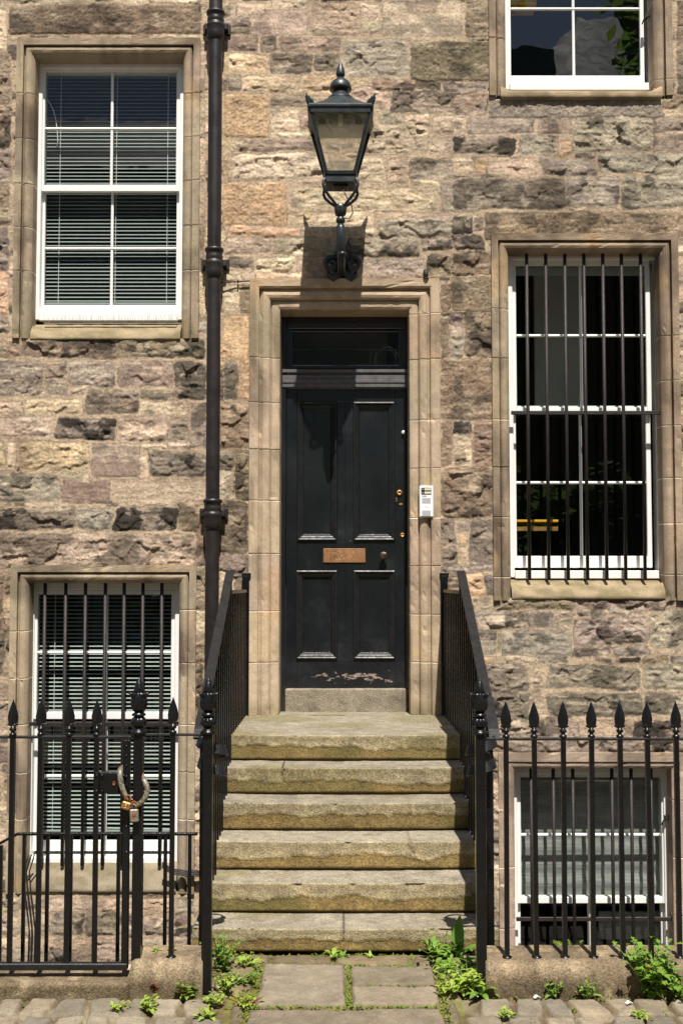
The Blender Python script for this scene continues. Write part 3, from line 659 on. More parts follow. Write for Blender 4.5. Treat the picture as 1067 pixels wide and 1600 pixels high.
# things seen through the middle right window and the upper right one
def tray(x0, x1, y, z, label, mat=M['yellow'], h=.02):
    t = thing('shelf', ((x0+x1)/2, y, z), label, 'shelf')
    MB().box(x0, x1, y, y+.28, z-h, z, .004).build('board', mat, t)
    b = MB(); b.box(x0, x1, y+.02, y+.05, z-.085, z-h-.025, .003); b.build('apron', M['brass'], t)
tray(ax(796, 810, .45), ax(872, 810, .45), .45, az(812, .45), 'yellow edged shelf behind the barred right window')
t = tag(MB().box(ax(834, 500, .9), ax(905, 500, .9), .9, .94, az(640, .9), az(415, .9), .006).build('white_board', M['paler']), 'pale upright board standing behind the barred right window', 'board')
t = thing('roller_blind', (ax(910, 420, .23), .23, az(420, .23)), 'rolled up white blind at the top of the barred right window', 'blind')
MB().tube([(ax(802, 418, .235), .25, az(419, .25)), (ax(1016, 418, .235), .25, az(419, .25))], .028, 14).build('roll', M['slatw'], t)
MB().box(ax(803, 418, .235), ax(1015, 418, .235), .222, .226, az(431, .225), az(419, .225)).build('hem', M['slatw'], t)
t = thing('book', (ax(815, 0, .3), .3, az(6, .3)), 'yellow and orange book lying behind the upper right window', 'book')
MB().box(ax(790, 5, .3), ax(838, 5, .3), .3, .48, az(6, .3), az(3, .3), .002).build('cover', M['yellow'], t)
MB().box(ax(790, 5, .3), ax(838, 5, .3), .302, .48, az(2.6, .3), az(-4, .3), .002).build('pages', M['brass'], t)

# ------------------------------------------------------------ iron bars over windows
def security_bars(name_label, pxs, ytop, ybot, Y, rail_y, rx, r=.0125, mat=None, ztop=None):
    mat = mat or M['bars']
    k = MB(); z = az(rail_y, Y); k.box(ax(rx[0], rail_y, Y), ax(rx[1], rail_y, Y), Y-.007, Y+.007, z-.014, z+.014, .003)
    part = k.build('security_bars', mat, house); part['label'] = name_label
    for p0, p1 in pxs:
        xa, za = at(p0, ytop, Y); xb, zb = at(p1, ybot, Y); xm = (xa+xb)/2
        MB().tube([(xm, Y, zb-.03), (xm, Y, za+.03)], r, 10).build('bar', mat, part)
security_bars('seven brown black iron bars with a flat cross bar', [(822, 827), (852, 857), (881.5, 887.5), (911, 918), (940.5, 948), (969, 978), (999, 1008)], 396, 900, .06, 645, (798, 1033))
security_bars('seven brown black iron bars with a flat cross bar', [(70, 66), (103, 98), (134, 129), (164.5, 161), (193.5, 191), (222.5, 221), (252.5, 250.5)], 912, 1346, .06, 1131, (38, 280))
security_bars('iron bars with a low flat cross bar', [(829.5, 832), (864, 867), (895, 897), (926, 927.5), (956, 958.5), (986, 989), (1017, 1020)], 1200, 1540, .06, 1436, (806, 1050))
# ------------------------------------------------------------ the door
YD = .25
dx = lambda p: ax(p, 840, YD)
dz = lambda p: az(p, YD)
def pic_frame(mb, x0, x1, z0, z1, prof):
    """mitred moulding round a rectangle: prof = (inset, depth)"""
    n = len(mb.v)
    for o, y in prof: mb.v += [(x0+o, y, z0+o), (x1-o, y, z0+o), (x1-o, y, z1-o), (x0+o, y, z1-o)]
    fs = []
    for i in range(len(prof)-1):
        for k in range(4): j = (k+1) % 4; fs.append((n+4*i+k, n+4*i+j, n+4*i+4+j, n+4*i+4+k))
    mb._f(fs)
xo0, xo1 = OP['door'][0], OP['door'][1]; zo1 = OP['door'][3]; LAND = .90
zthr = dz(1075)
fm = MB()
fm.box(xo0-.03, dx(447), .215, .31, LAND, zo1+.05, .004); fm.box(dx(635), xo1+.03, .215, .31, LAND, zo1+.05, .004)
fm.box(dx(447), dx(635), .218, .31, dz(515), zo1+.05, .004)
fm.box(dx(447), dx(635), .235, .31, dz(577), dz(572), .003)                       # bottom rail of the fanlight
lg = MB()
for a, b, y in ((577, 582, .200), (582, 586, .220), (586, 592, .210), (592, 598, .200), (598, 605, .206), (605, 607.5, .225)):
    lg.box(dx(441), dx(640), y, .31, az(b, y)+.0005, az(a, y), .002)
fm.box(dx(447), dx(455), .24, .31, dz(572), dz(515)); fm.box(dx(624.5), dx(635), .24, .31, dz(572), dz(515))
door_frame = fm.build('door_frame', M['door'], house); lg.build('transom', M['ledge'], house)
# fanlight with its slim glazing bar
fl = MB(); fl.box(dx(455), dx(624.5), .255, .265, dz(546.5), dz(544), .002)
pic_frame(fl, dx(455), dx(624.5), dz(572), dz(517.5), [(0, .24), (.006, .242), (.012, .254)])
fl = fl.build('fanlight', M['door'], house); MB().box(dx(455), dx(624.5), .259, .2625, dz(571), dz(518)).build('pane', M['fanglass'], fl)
# the hall seen through the fanlight
hl = MB(); a, b, c, d = xo0-.2, xo1+.25, LAND+.9, zo1+.12; yb = 2.6
hl.quad((a, .315, c), (a, yb, c), (a, yb, d), (a, .315, d)); hl.quad((b, .315, c), (b, yb, c), (b, yb, d), (b, .315, d)); hl.quad((a, .315, d), (b, .315, d), (b, yb, d), (a, yb, d))
hl.quad((a, .315, c), (b, .315, c), (b, yb, c), (a, yb, c)); hl.quad((a, yb, c), (b, yb, c), (b, yb, d), (a, yb, d))
hl.quad((a, .315, c), (xo0-.02, .315, c), (xo0-.02, .315, d), (a, .315, d)); hl.quad((xo1+.02, .315, c), (b, .315, c), (b, .315, d), (xo1+.02, .315, d)); hl.quad((xo0-.02, .315, zo1+.04), (xo1+.02, .315, zo1+.04), (xo1+.02, .315, d), (xo0-.02, .315, d))
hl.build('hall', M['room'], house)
t = thing('ceiling_panel', (ax(520, 545, .7), .7, az(575, .7)), 'pale sloping panel seen through the fanlight over the black door', 'panel')
m = MB(); m.loft([[(ax(440, 545, .8), .8, az(582, .8)), (ax(602, 545, .8), .8, az(582, .8)), (ax(606, 545, .8), .8, az(505, .8)), (ax(440, 545, .8), .8, az(505, .8))],
                  [(ax(440, 545, .84), .84, az(582, .84)), (ax(602, 545, .84), .84, az(582, .84)), (ax(606, 545, .84), .84, az(505, .84)), (ax(440, 545, .84), .84, az(505, .84))]])
m.build('board', M['paler'], t)
m = MB()
for r_, cxp in ((.105, 600), (.092, 604), (.075, 603)):
    m.tube([(ax(cxp, 560, .3)+r_*math.cos(q), .30+.006*math.sin(3*q), az(562, .3)+r_*math.sin(q)) for q in [k*2*math.pi/40 for k in range(41)]], .0022, 6, False)
tag(m.build('cable_coil', M['cord']), 'loop of thin cable hanging behind the fanlight glass', 'cable')

# the leaf: stiles, rails, recessed panels and bolection mouldings
PAN = [(464, 526.5, 628, 845), (552, 617, 628, 845), (463, 527, 891, 1030), (552, 617, 891, 1030)]
lf = MB(); X0, X1, Z0, Z1 = dx(447), dx(635), dz(1075), dz(607)
def leafbox(a, b, t_, bo, y=YD): lf.box(dx(a), dx(b), y, YD+.045, dz(bo), dz(t_), .002)
leafbox(447.3, 464, 607.6, 1074.6); leafbox(617, 634.7, 607.6, 1074.6)
leafbox(464, 617, 607.6, 628, YD+.0004); leafbox(464, 617, 845, 891, YD+.0005); leafbox(464, 617, 1030, 1074.6, YD+.0004)
leafbox(527, 552, 628, 845, YD+.0010); leafbox(527, 552, 891, 1030, YD+.0010)
for a, b, t_, bo in PAN: lf.box(dx(a)-.004, dx(b)+.004, YD+.016, YD+.04, dz(bo)-.004, dz(t_)+.004)
lf.box(dx(539)-.004, dx(539)+.004, YD-.002, YD+.01, dz(844), dz(629), .002); lf.box(dx(539)-.004, dx(539)+.004, YD-.002, YD+.01, dz(1029), dz(892), .002)
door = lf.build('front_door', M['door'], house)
for a, b, t_, bo in PAN:
    mm = MB(); pic_frame(mm, dx(a), dx(b), dz(bo), dz(t_), [(0, YD+.001), (.002, YD-.012), (.010, YD-.017), (.018, YD-.012), (.021, YD-.004), (.026, YD-.007), (.033, YD-.003), (.046, YD+.010), (.050, YD+.0165)])
    mm.build('panel_moulding', M['moulding'], door)
# letter plate engraved with three worn lines
x0, x1, z0, z1 = ax(505, 868, .246), ax(571, 868, .246), az(879, .246), az(857, .246)
lp = MB().box(x0, x1, .2425, YD, z0, z1, .002).build('name_plate', M['copper'], door)
m = MB(); rs = random.Random(4)
for k, (zz, n, i0, i1) in enumerate(((.74, 21, .06, .95), (.48, 12, .26, .74), (.24, 14, .22, .80))):
    zc = z0+(z1-z0)*zz; hh = .0075
    for i in range(n):
        if i in (3, 11, 14) and k == 0 or i == 5 and k > 0: continue
        xc = x0+(x1-x0)*(i0+(i1-i0)*i/n); ww = (x1-x0)*(i1-i0)/n*.55; y = .2418
        st = rs.choice(('l', 'h', 'e', 'o'))
        m.box(xc, xc+.0018, y, .2425, zc-hh, zc+hh)
        if st in 'ho': m.box(xc+ww, xc+ww+.0018, y, .2425, zc-hh, zc+hh)
        if st in 'leo': m.box(xc+.0018, xc+ww, y, .2425, zc-hh, zc-hh+.002)
        if st in 'eo': m.box(xc+.0018, xc+ww, y, .2425, zc+hh-.002, zc+hh)
        if st == 'h': m.box(xc+.0018, xc+ww, y, .2425, zc-.001, zc+.001)
m.build('lettering', paint_mat('worn_engraving', (.075, .045, .025), .6, (.55, .38, .24), .5, 60), lp)
kx, kz = at(599, 868, .22)
kn = MB(); 
b0 = [(.020, 0), (.020, .004), (.010, .008), (.009, .022), (.014, .026), (.026, .034), (.030, .042), (.027, .052), (.016, .058), (.004, .060)]
kn.lathe((0, 0, 0), b0, 8, False)
kn.v = [(kx+v[0], YD-v[2], kz+v[1]) for v in kn.v]; kn.build('door_knob', M['bronze'], door)
def disc(name, px, py, r, th, mat, parent, y=YD, hole=0):
    x, z = at(px, py, y); q = MB(); q.lathe((0, 0, 0), [(r, 0), (r, th*.7), (r*.86, th)] + ([(hole*1.3, th), (hole, th*.4), (.0005, th*.4)] if hole else [(.0005, th)]), 18)
    q.v = [(x+v[0], y-v[2], z+v[1]) for v in q.v]; return q.build(name, mat, parent)
disc('cylinder_lock', 624, 770, .021, .012, M['brass'], door, hole=.006)
disc('keyhole', 628.5, 836, .016, .006, M['brass'], door, hole=.007)
disc('spyhole', 630, 676, .015, .02, M['alu'], door)
x, z = at(626, 788, YD); MB().box(x-.012, x+.014, YD-.003, YD, z-.006, z+.007, .002).build('key_plate', M['brass'], door); MB().box(x-.035, x-.028, YD-.003, YD, z+.02, z+.05, .001).build('paint_scar', M['brass'], door)
# threshold stone
def rough_block(name, x0, x1, y0, y1, z0, z1, colf, mat, parent, st=.016, amp=.004, rnd=.012, seed=1, loc=None, label=None):
    """stone block: top, front and ends as one displaced skin with worn arrises"""
    pr = []; ny = max(2, int((y1-y0)/st)); nz = max(2, int((z1-z0)/st))
    for k in range(ny+1): pr.append((y1+(y0+rnd-y1)*k/ny, z1))
    for k in range(1, 5): a = math.pi/2*k/5; pr.append((y0+rnd-rnd*math.sin(a), z1-rnd+rnd*math.cos(a)))
    for k in range(nz+1): pr.append((y0, z1-rnd+(z0-z1+rnd)*k/nz))
    pr = np.array(pr); xs = np.linspace(x0, x1, max(3, int((x1-x0)/st))); nx = len(xs)
    X = np.repeat(xs[:, None], len(pr), 1); Y = np.repeat(pr[None, :, 0], nx, 0); Z = np.repeat(pr[None, :, 1], nx, 0)
    e = np.minimum(X-x0, x1-X); re_ = min(rnd, .02); rd = sstep(re_, 0, e)*re_
    top = (Z > z1-.001)
    u = fbm(X*9+seed, (Y-Z)*9, seed, 4, .6); v = fbm(X*40, (Y-Z)*40+seed, seed+2, 3, .6)
    C, dY, dZ = colf(X, Y, Z, u, v, top)
    Z = Z+np.where(top, u*amp+v*amp*.4-rd*.5, 0)+dZ; Y = Y+np.where(top, 0, -(u*amp+v*amp*.5)+rd*.5)+dY
    Vm = np.stack([X, Y, Z], -1); m = len(pr)
    # ends: fold the outline down to a plain inner face
    endA = Vm[0].copy(); endB = Vm[-1].copy(); 
    for E in (endA, endB): E[:, 1] = np.maximum(E[:, 1], y0); 
    lowA = endA.copy(); lowB = endB.copy(); lowA[:, 2] = z0; lowB[:, 2] = z0
    Vall = np.concatenate([lowA[None], Vm, lowB[None]], 0); Call = np.concatenate([C[:1], C, C[-1:]], 0)
    Fq = grid_faces(nx+2, m)
    # back face
    o = np_mesh(name, Vall.reshape(-1, 3), Fq, np.clip(Call.reshape(-1, 3), .01, .9), mat, parent, True, loc)
    if label: o['label'] = label
    return o
def col_thr(X, Y, Z, u, v, top):
    g = sstep(0, .5, u); C = s2l((148, 138, 122))*(1+.25*v)[..., None]; C = C*(1-.4*g[..., None])+s2l((84, 80, 68))*.4*g[..., None]
    return C, 0*X, 0*X
rough_block('threshold', dx(447), dx(635), .200, .32, LAND-.02, zthr-.002, col_thr, M['step'], house, .012, .003, .01, 4)

# ------------------------------------------------------------ door intercom
YI = -.066
ix0, ix1, iz0, iz1 = ax(655, 784, YI), ax(677, 784, YI), az(808, YI), az(759, YI)
ic = thing('door_intercom', ((ix0+ix1)/2, -.04, iz0), 'silver and white entry panel with two name labels on the right door jamb', 'intercom')
MB().box(ix0, ix1, YI, -.028, iz0, iz1, .004).build('case', M['alu'], ic)
W_, H_ = ix1-ix0, iz1-iz0
sub = lambda a, b, c, d, y=YI, t_=.002: (ix0+W_*a, ix0+W_*b, y-t_, y, iz0+H_*(1-d), iz0+H_*(1-c))
fp = MB().box(*sub(.06, .94, .04, .97), .001).build('face_plate', M['plate'], ic)
MB().box(*sub(.13, .85, .06, .28, YI-.002), .001).build('button_block', M['print_black'], ic)
for k in (0, 1):
    nl = MB().box(*sub(.36, .82, .085+.105*k, .145+.105*k, YI-.004)).build('name_label', M['cream'], ic)
    mm = MB()
    for i in range(5): mm.box(*sub(.42+.07*i, .46+.07*i, .105+.105*k, .125+.105*k, YI-.006, .0005))
    mm.build('lettering', M['print_grey'], nl)
    MB().box(*sub(.17, .29, .095+.115*k, .125+.115*k, YI-.004)).build('push_button', M['print_grey'], ic)
g = MB(); g.box(*sub(.18, .52, .31, .36, YI-.002, .001))
for i in range(6): g.box(*sub(.18, .80, .395+.03*i, .412+.03*i, YI-.002, .001))
for i in range(6): g.box(*sub(.18, .80, .79+.03*i, .807+.03*i, YI-.002, .001))
for i in range(5): g.box(*sub(.36+.07*i, .41+.07*i, .655+.006*i, .675+.006*i, YI-.002, .001))
g.build('grille', M['print_grey'], ic)

# ------------------------------------------------------------ rainwater pipe
YP = -.10
pc, zt = at(334.3, 500, YP); r = .049
dp = thing('drainpipe', (pc, YP, -1.25), 'brown black cast iron rainwater pipe running down the wall between window and door', 'drainpipe')
MB().tube([(pc, YP, z) for z in np.linspace(-1.25, 6.45, 40)], r, 20).build('pipe', M['pipe'], dp)
for py in (18, 388, 780):
    z = az(py, YP); prof = [(.050, -.30), (.064, -.29), (.064, -.235), (.062, -.225)] if False else []
    prof = [(.050, -.215), (.060, -.205), (.063, -.165), (.062, -.125), (.064, -.120), (.066, -.11), (.064, -.098), (.058, -.093), (.058, -.082), (.060, -.077), (.061, -.066), (.060, -.056), (.059, -.052), (.059, -.028), (.066, -.024), (.068, -.014), (.066, -.004), (.056, 0), (.050, .004)]
    MB().lathe((pc, YP, z), prof, 24).build('collar', M['pipe'], dp)
    b = MB(); b.box(pc-.085, pc+.085, YP+.02, -.005, z-.12, z-.075, .004); b.box(pc-.1, pc-.062, -.028, .005, z-.135, z-.06, .004); b.box(pc+.062, pc+.1, -.028, .005, z-.135, z-.06, .004)
    b.build('bracket', M['pipe'], dp)
# thin cable from the pipe to the lantern bracket, sagging along the joints
pts = [(ax(p, q, -.03), -.034+.004*math.sin(p), az(q, -.03)) for p, q in ((342, 443), (350, 441.5), (372, 440), (398, 438.5), (420, 440), (448, 438), (470, 439), (492, 438), (505, 437), (515, 436), (524, 439), (532, 442), (540, 436))]
cb = thing('wall_cable', pts[0], 'thin black cable clipped along the wall above the door', 'cable')
MB().tube(pts, .0048, 8).build('sheath', M['cable'], cb)
for p, q in ((372, 440), (448, 438), (498, 437.6)): x, z = at(p, q, -.03); MB().box(x-.006, x+.006, -.042, -.018, z-.009, z+.009, .002).build('clip', M['cable'], cb)
# short iron stub beside the door head
x, z = at(665, 428, -.05); st_ = MB(); st_.tube([(x, 0, z+.02), (x, -.04, z+.022), (x, -.055, z+.012), (x, -.055, z-.035)], .017, 12); st_.tube([(x, -.055, z-.037), (x, -.055, z-.03)], .021, 12)
tag(st_.build('pipe_stub', M['bars']), 'short rusty iron pipe stub above the right corner of the door surround', 'pipe')

# ------------------------------------------------------------ wall lantern
YL = -.545; lx, _ = at(532.0, 200, YL); sL = 1789/ (YL-CY)
lz = lambda p: az(p, YL)
la = thing('wall_lantern', (lx, -.02, az(425)), 'black four sided gas style lantern on an iron wall bracket above the door', 'lantern')
zT = az(175, YL-.19); zB = az(273, YL-.09); hT, hB = .194, .092       # glass cage: half widths at top and bottom
def cage(z): return hB+(hT-hB)*(z-zB)/(zT-zB)
m = MB()
for sx in (-1, 1):
    for sy in (-1, 1):
        rings = []
        for z in (zB, zT):
            h = cage(z); c = Vector((lx+sx*h, YL+sy*h, z)); e = .012
            rings.append([c+Vector((dx_*e, dy_*e, 0)) for dx_, dy_ in ((-1, -1), (1, -1), (1, 1), (-1, 1))])
        m.loft(rings)
def sq_ring(m, h0, h1, z0, z1, th=.012):
    for (ax_, s) in (('x', -1), ('x', 1), ('y', -1), ('y', 1)):
        if ax_ == 'y':
            m.loft([[(lx-h0, YL+s*h0-th, z0), (lx-h0, YL+s*h0+th, z0), (lx-h1, YL+s*h1+th, z1), (lx-h1, YL+s*h1-th, z1)], [(lx+h0, YL+s*h0-th, z0), (lx+h0, YL+s*h0+th, z0), (lx+h1, YL+s*h1+th, z1), (lx+h1, YL+s*h1-th, z1)]])
        else:
            m.loft([[(lx+s*h0-th, YL-h0, z0), (lx+s*h0+th, YL-h0, z0), (lx+s*h1+th, YL-h1, z1), (lx+s*h1-th, YL-h1, z1)], [(lx+s*h0-th, YL+h0, z0), (lx+s*h0+th, YL+h0, z0), (lx+s*h1+th, YL+h1, z1), (lx+s*h1-th, YL+h1, z1)]])
sq_ring(m, cage(zB)+.002, cage(zB+.022)+.002, zB, zB+.022); sq_ring(m, hT+.003, hT+.006, zT-.006, zT+.03)
m.build('cage', M['lantern'], la)
m = MB(); m.box(lx-hB-.006, lx+hB+.006, YL-hB-.006, YL+hB+.006, zB-.05, zB-.001, .004); m.box(lx-.05, lx+.05, YL-.05, YL+.05, zB-.066, zB-.05, .004); m.build('base_box', M['lantern'], la)
for (a, b) in (((-1, -1), (1, -1)), ((1, -1), (1, 1)), ((1, 1), (-1, 1)), ((-1, 1), (-1, -1))):
    h0, h1 = cage(zB+.015)-.003, cage(zT)-.003; rings = []
    for off in (0, .003):
        rings.append([(lx+a[0]*(h0-off), YL+a[1]*(h0-off), zB+.015), (lx+b[0]*(h0-off), YL+b[1]*(h0-off), zB+.015), (lx+b[0]*(h1-off), YL+b[1]*(h1-off), zT), (lx+a[0]*(h1-off), YL+a[1]*(h1-off), zT)])
    MB().loft(rings).build('pane', M['lglass'], la)
# roof: square eave, concave hips up to a round neck
m = MB(); rings = []
def sqr(h, z, n=6):
    p = []
    for k in range(4):
        c0 = [(-1, -1), (1, -1), (1, 1), (-1, 1)][k]; c1 = [(1, -1), (1, 1), (-1, 1), (-1, -1)][k]
        for i in range(n): t = i/n; p.append((c0[0]*(1-t)+c1[0]*t, c0[1]*(1-t)+c1[1]*t))
    return [(lx+h*a, YL+h*b, z) for a, b in p]
def cir(r_, z, n=24):
    q = sqr(1, 0); out = []
    for a in q:
        v = Vector((a[0]-lx, a[1]-YL)).normalized(); out.append((lx+v.x*r_, YL+v.y*r_, z))
    return out
def mixr(A, B, t, z): return [(a[0]*(1-t)+b[0]*t, a[1]*(1-t)+b[1]*t, z) for a, b in zip(A, B)]
zE = zT+.028
rings += [sqr(hT+.024, zE), sqr(hT+.026, zE+.012), sqr(hT+.018, zE+.024)]
zN = lz(157); zq0 = zE+.024; hN = zN-zq0
rings += [mixr(sqr(.170, 0), cir(.175, 0), .12, zq0+.22*hN), mixr(sqr(.130, 0), cir(.142, 0), .45, zq0+.55*hN), mixr(sqr(.1, 0), cir(.108, 0), .85, zq0+.85*hN), cir(.090, zN)]
m.loft(rings); m.build('roof', M['lantern'], la)
z0 = zN-.004; zz = lambda p: lz(p)
tip = zz(93.5)
prof = [(.092, 0), (.092, .010), (.082, .014), (.080, .022), (.070, .028), (.062, .042), (.052, .056), (.048, .064), (.050, .070)]
zd = z0+.07
hd = tip-zd
prof2 = [(.05, 0), (.074, .004), (.076, .016), (.070, .044), (.056, .068), (.034, .086), (.019, .096), (.018, .104), (.028, .110), (.031, .122), (.030, .135), (.026, .160), (.017, .185), (.009, .205), (.004, .222), (.001, .230)]
k_ = hd/.230
MB().lathe((lx, YL, z0), prof, 24).build('chimney', M['lantern'], la)
MB().lathe((lx, YL, zd), [(a, b*k_) for a, b in prof2], 24).build('finial', M['lantern'], la)
for sx in (-1, 1):
    for sy in (-1, 1):
        q = MB(); c = Vector((lx+sx*(hT+.012), YL+sy*(hT+.012), zE+.014)); d = Vector((sx, sy, 0)).normalized(); up = Vector((0, 0, 1)); n_ = d.cross(up)
        for ang, L in ((.9, .085), (.62, .07), (1.25, .06), (.3, .05), (1.75, .05)):
            v = d*math.cos(ang)+up*math.sin(ang); sd = (up*math.cos(ang)-d*math.sin(ang))
            b_ = c-d*.02
            q.loft([[b_+sd*.006+n_*.006, b_-sd*.006+n_*.006, b_-sd*.006-n_*.006, b_+sd*.006-n_*.006], [b_+v*L*.6+sd*.010+n_*.008, b_+v*L*.6-sd*.010+n_*.008, b_+v*L*.6-sd*.010-n_*.008, b_+v*L*.6+sd*.010-n_*.008],
                    [b_+v*L+sd*.001+n_*.001+up*.004, b_+v*L-sd*.001+n_*.001+up*.004, b_+v*L-sd*.001-n_*.001+up*.004, b_+v*L+sd*.001-n_*.001+up*.004]])
        q.build('roof_ornament', M['lantern'], la)
# reflector tray and tube lamp inside
m = MB(); m.loft([[(lx-.102, YL-.06, lz(183)), (lx+.102, YL-.06, lz(183)), (lx+.102, YL+.06, lz(183)), (lx-.102, YL+.06, lz(183))], [(lx-.1, YL-.07, lz(191)), (lx+.1, YL-.07, lz(191)), (lx+.1, YL+.07, lz(191)), (lx-.1, YL+.07, lz(191))],
              [(lx-.05, YL-.05, lz(205)), (lx+.05, YL-.05, lz(205)), (lx+.05, YL+.05, lz(205)), (lx-.05, YL+.05, lz(205))]]); m.build('reflector', M['steel'], la)
MB().lathe((lx, YL-.075, lz(203)), [(.014, 0), (.017, .01), (.017, .07), (.012, .085)], 12).build('lamp_tube', M['cream'], la)
MB().box(lx-.150, lx+.150, YL+.085, YL+.092, lz(208), lz(180)).build('diffuser', M['opal'], la)
# four curling legs, boss, ball and swan neck arm to the wall
zl = zB-.04
for sx in (-1, 1):
    for sy in (-1, 1):
        pts = [(.068, -.005, .012), (.080, -.005, .030), (.098, 0, .026), (.112, 0, .0), (.116, 0, -.03), (.104, 0, -.062), (.074, 0, -.098), (.042, 0, -.128), (.022, 0, -.15)]
        P_ = [(lx+sx*a, YL+sy*(a*.85), zl+c) for a, b, c in pts]
        MB().tube(P_, .0105, 8).build('leg', M['lantern'], la)
        q = MB(); q.lathe((lx+sx*.066, YL+sy*.058, zl+.0), [(.004, -.012), (.012, -.006), (.012, .006), (.004, .012)], 10); q.build('leg_bolt', M['lantern'], la)
zq = zl-.15
m = MB(); m.lathe((lx, YL, zq-.06), [(.024, 0), (.036, .006), (.041, .03), (.043, .06), (.036, .074), (.014, .082)], 12)
m.lathe((lx, YL, zq-.115), [(.016, 0), (.028, .010), (.032, .024), (.028, .038), (.02, .05), (.022, .056)], 16)
m.build('boss', M['lantern'], la)
q = MB(); q.lathe((0, 0, 0), [(.010, 0), (.012, .006), (.008, .014), (.001, .018)], 10); q.v = [(lx+.0+v[0], YL-.034-v[2], zq+.0+v[1]) for v in q.v]; q.build('boss_bolt', M['cord'], la)
za = zq-.115; wz = az(418)
arm = [(YL, za), (YL, za-.03), (YL+.004, za-.10), (YL+.02, za-.18), (YL+.06, za-.25), (YL+.13, za-.30), (YL+.24, wz+.06), (YL+.36, wz+.015), (YL+.46, wz), (-.03, wz)]
MB().tube([(lx+.006*min(1, i/4), y, z) for i, (y, z) in enumerate(arm)], .02, 12, rs=[.022, .034, .033, .026, .022, .025, .028, .03, .034, .04]).build('arm', M['lantern'], la)
x_ = lx+.012
MB().lathe((x_, YL+.02, za-.20), [(.02, -.012), (.029, -.008), (.029, .008), (.02, .012)], 14).build('arm_ring', M['lantern'], la)
for sx in (-1, 1):     # leafy scrolls either side of the wall plate, each one continuous casting
    m = MB(); pts = [(x_+sx*.02, -.15, wz+.12), (x_+sx*.035, -.10, wz+.09)]; rs = [.012, .016]
    for i in range(22):
        t = i/21; a = 2.4*math.pi*t*1.1; rr = .058*(1-.72*t); pts.append((x_+sx*(.075+rr*math.sin(a-.9)), -.065-.02*math.sin(t*3), wz+.002+rr*math.cos(a-.9))); rs.append(.021-.008*t)
    m.tube(pts, .016, 8, rs=rs)
    m.tube([(x_+sx*.01, -.05, wz-.02), (x_+sx*.035, -.06, wz-.07), (x_+sx*.065, -.06, wz-.095), (x_+sx*.095, -.055, wz-.07), (x_+sx*.10, -.05, wz-.04)], .02, 8, rs=[.03, .03, .026, .02, .01])
    m.build('bracket_scroll', M['lantern'], la)
m = MB(); q = MB(); q.lathe((0, 0, 0), [(.085, 0), (.085, .012), (.07, .02), (.045, .03), (.034, .05)], 20)
q.v = [(x_+v[0]*.9, -.006-v[2], wz-.005+v[1]*1.05) for v in q.v]; q.box(x_-.045, x_+.045, -.03, .0, wz-.10, wz+.16, .006); q.build('wall_plate', M['lantern'], la)
pts = [(lx+.01, YL-.03, zB-.06), (lx+.02, YL-.075, zB-.10), (lx+.04, YL-.09, zB-.15), (lx+.075, YL-.08, zB-.21), (lx+.082, YL-.06, zB-.25), (lx+.06, YL-.04, zB-.28), (lx+.02, YL-.03, zB-.275)]
MB().tube(pts, .0035, 6).build('flex', M['cable'], la)
# ------------------------------------------------------------ steps
R_, T_ = .156, .256; YF0 = -1.10
steps = thing('stone_steps', (0, -1.08, 0), 'six worn sandstone steps climbing to the black door', 'steps')
def step_col(seed, rise, ztop, green):
    def f(X, Y, Z, u, v, top):
        t = (ztop-Z)/rise
        edge = .50+.30*fbm(X*2.3+seed, X*0+seed*1.7, seed, 5, .6)+.10*fbm(X*17, X*0+seed, seed+1, 4, .65)+.03*v
        lowp = sstep(-.012, .012, t-edge)*(~top)
        g = fbm(X*3+seed*2, (Y-Z)*3, seed+3, 4)
        ct = s2l((150, 141, 124))*(1+.25*u+.30*v)[..., None]
        cu = s2l((160, 146, 116))*(1+.3*u+.38*v)[..., None]
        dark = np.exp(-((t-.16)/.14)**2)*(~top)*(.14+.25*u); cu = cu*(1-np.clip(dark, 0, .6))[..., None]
        cl = s2l((134, 114, 74))*(1+.35*u+.25*v)[..., None]; gg = sstep(.0, .55, g)[..., None]*.75
        cl = cl*(1-gg)+s2l((106, 99, 60))*gg
        eff = np.exp(-((t-edge+.05)/.05)**2)*sstep(.0, .35, fbm(X*9, X*0+seed*3, seed+4, 3)+.1); eff = np.clip(eff, 0, 1)*(~top)
        C = cu*(1-lowp[..., None])+cl*lowp[..., None]; C = C*(1-.75*eff[..., None])+s2l((205, 188, 150))*.75*eff[..., None]
        C = np.where(top[..., None], ct, C)
        gr = sstep(.1, .55, fbm(X*2.2+seed*5, Y*3+Z*3, seed+5, 4)+green)[..., None]*.55
        C = C*(1-gr)+s2l((122, 112, 72))*gr
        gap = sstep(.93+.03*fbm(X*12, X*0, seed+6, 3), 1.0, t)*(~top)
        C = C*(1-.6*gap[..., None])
        tone = (1+(np.random.default_rng(seed).random()-.5)*.20); C = C*tone
        if seed in (6, 4, 2):
            xc = {6: -.01, 4: .33, 2: -.38}[seed]; cr = np.exp(-((X-xc-.035*fbm(X*0+3, Z*30, seed, 3)-(.3*(Z-ztop) if seed == 6 else 0))/.0045)**2)*(t < (.5 if seed != 6 else .72)); C = C*(1-.8*cr[..., None])
        else: cr = 0*X
        chips = sstep(.28, .5, fbm(X*8+seed, Z*0+seed, seed+2, 4, .6))*np.exp(-((t-.06)/.1)**2)
        dY = lowp*.006+gap*.022+cr*.006+chips*.012*(~top); sag = -.006*np.cos(np.clip(X/.72, -1, 1)*math.pi/2)*sstep(-.2, .0, -t+.1)
        back = sstep(.0, .02, 0*X)
        return C, dY, sag
    return f
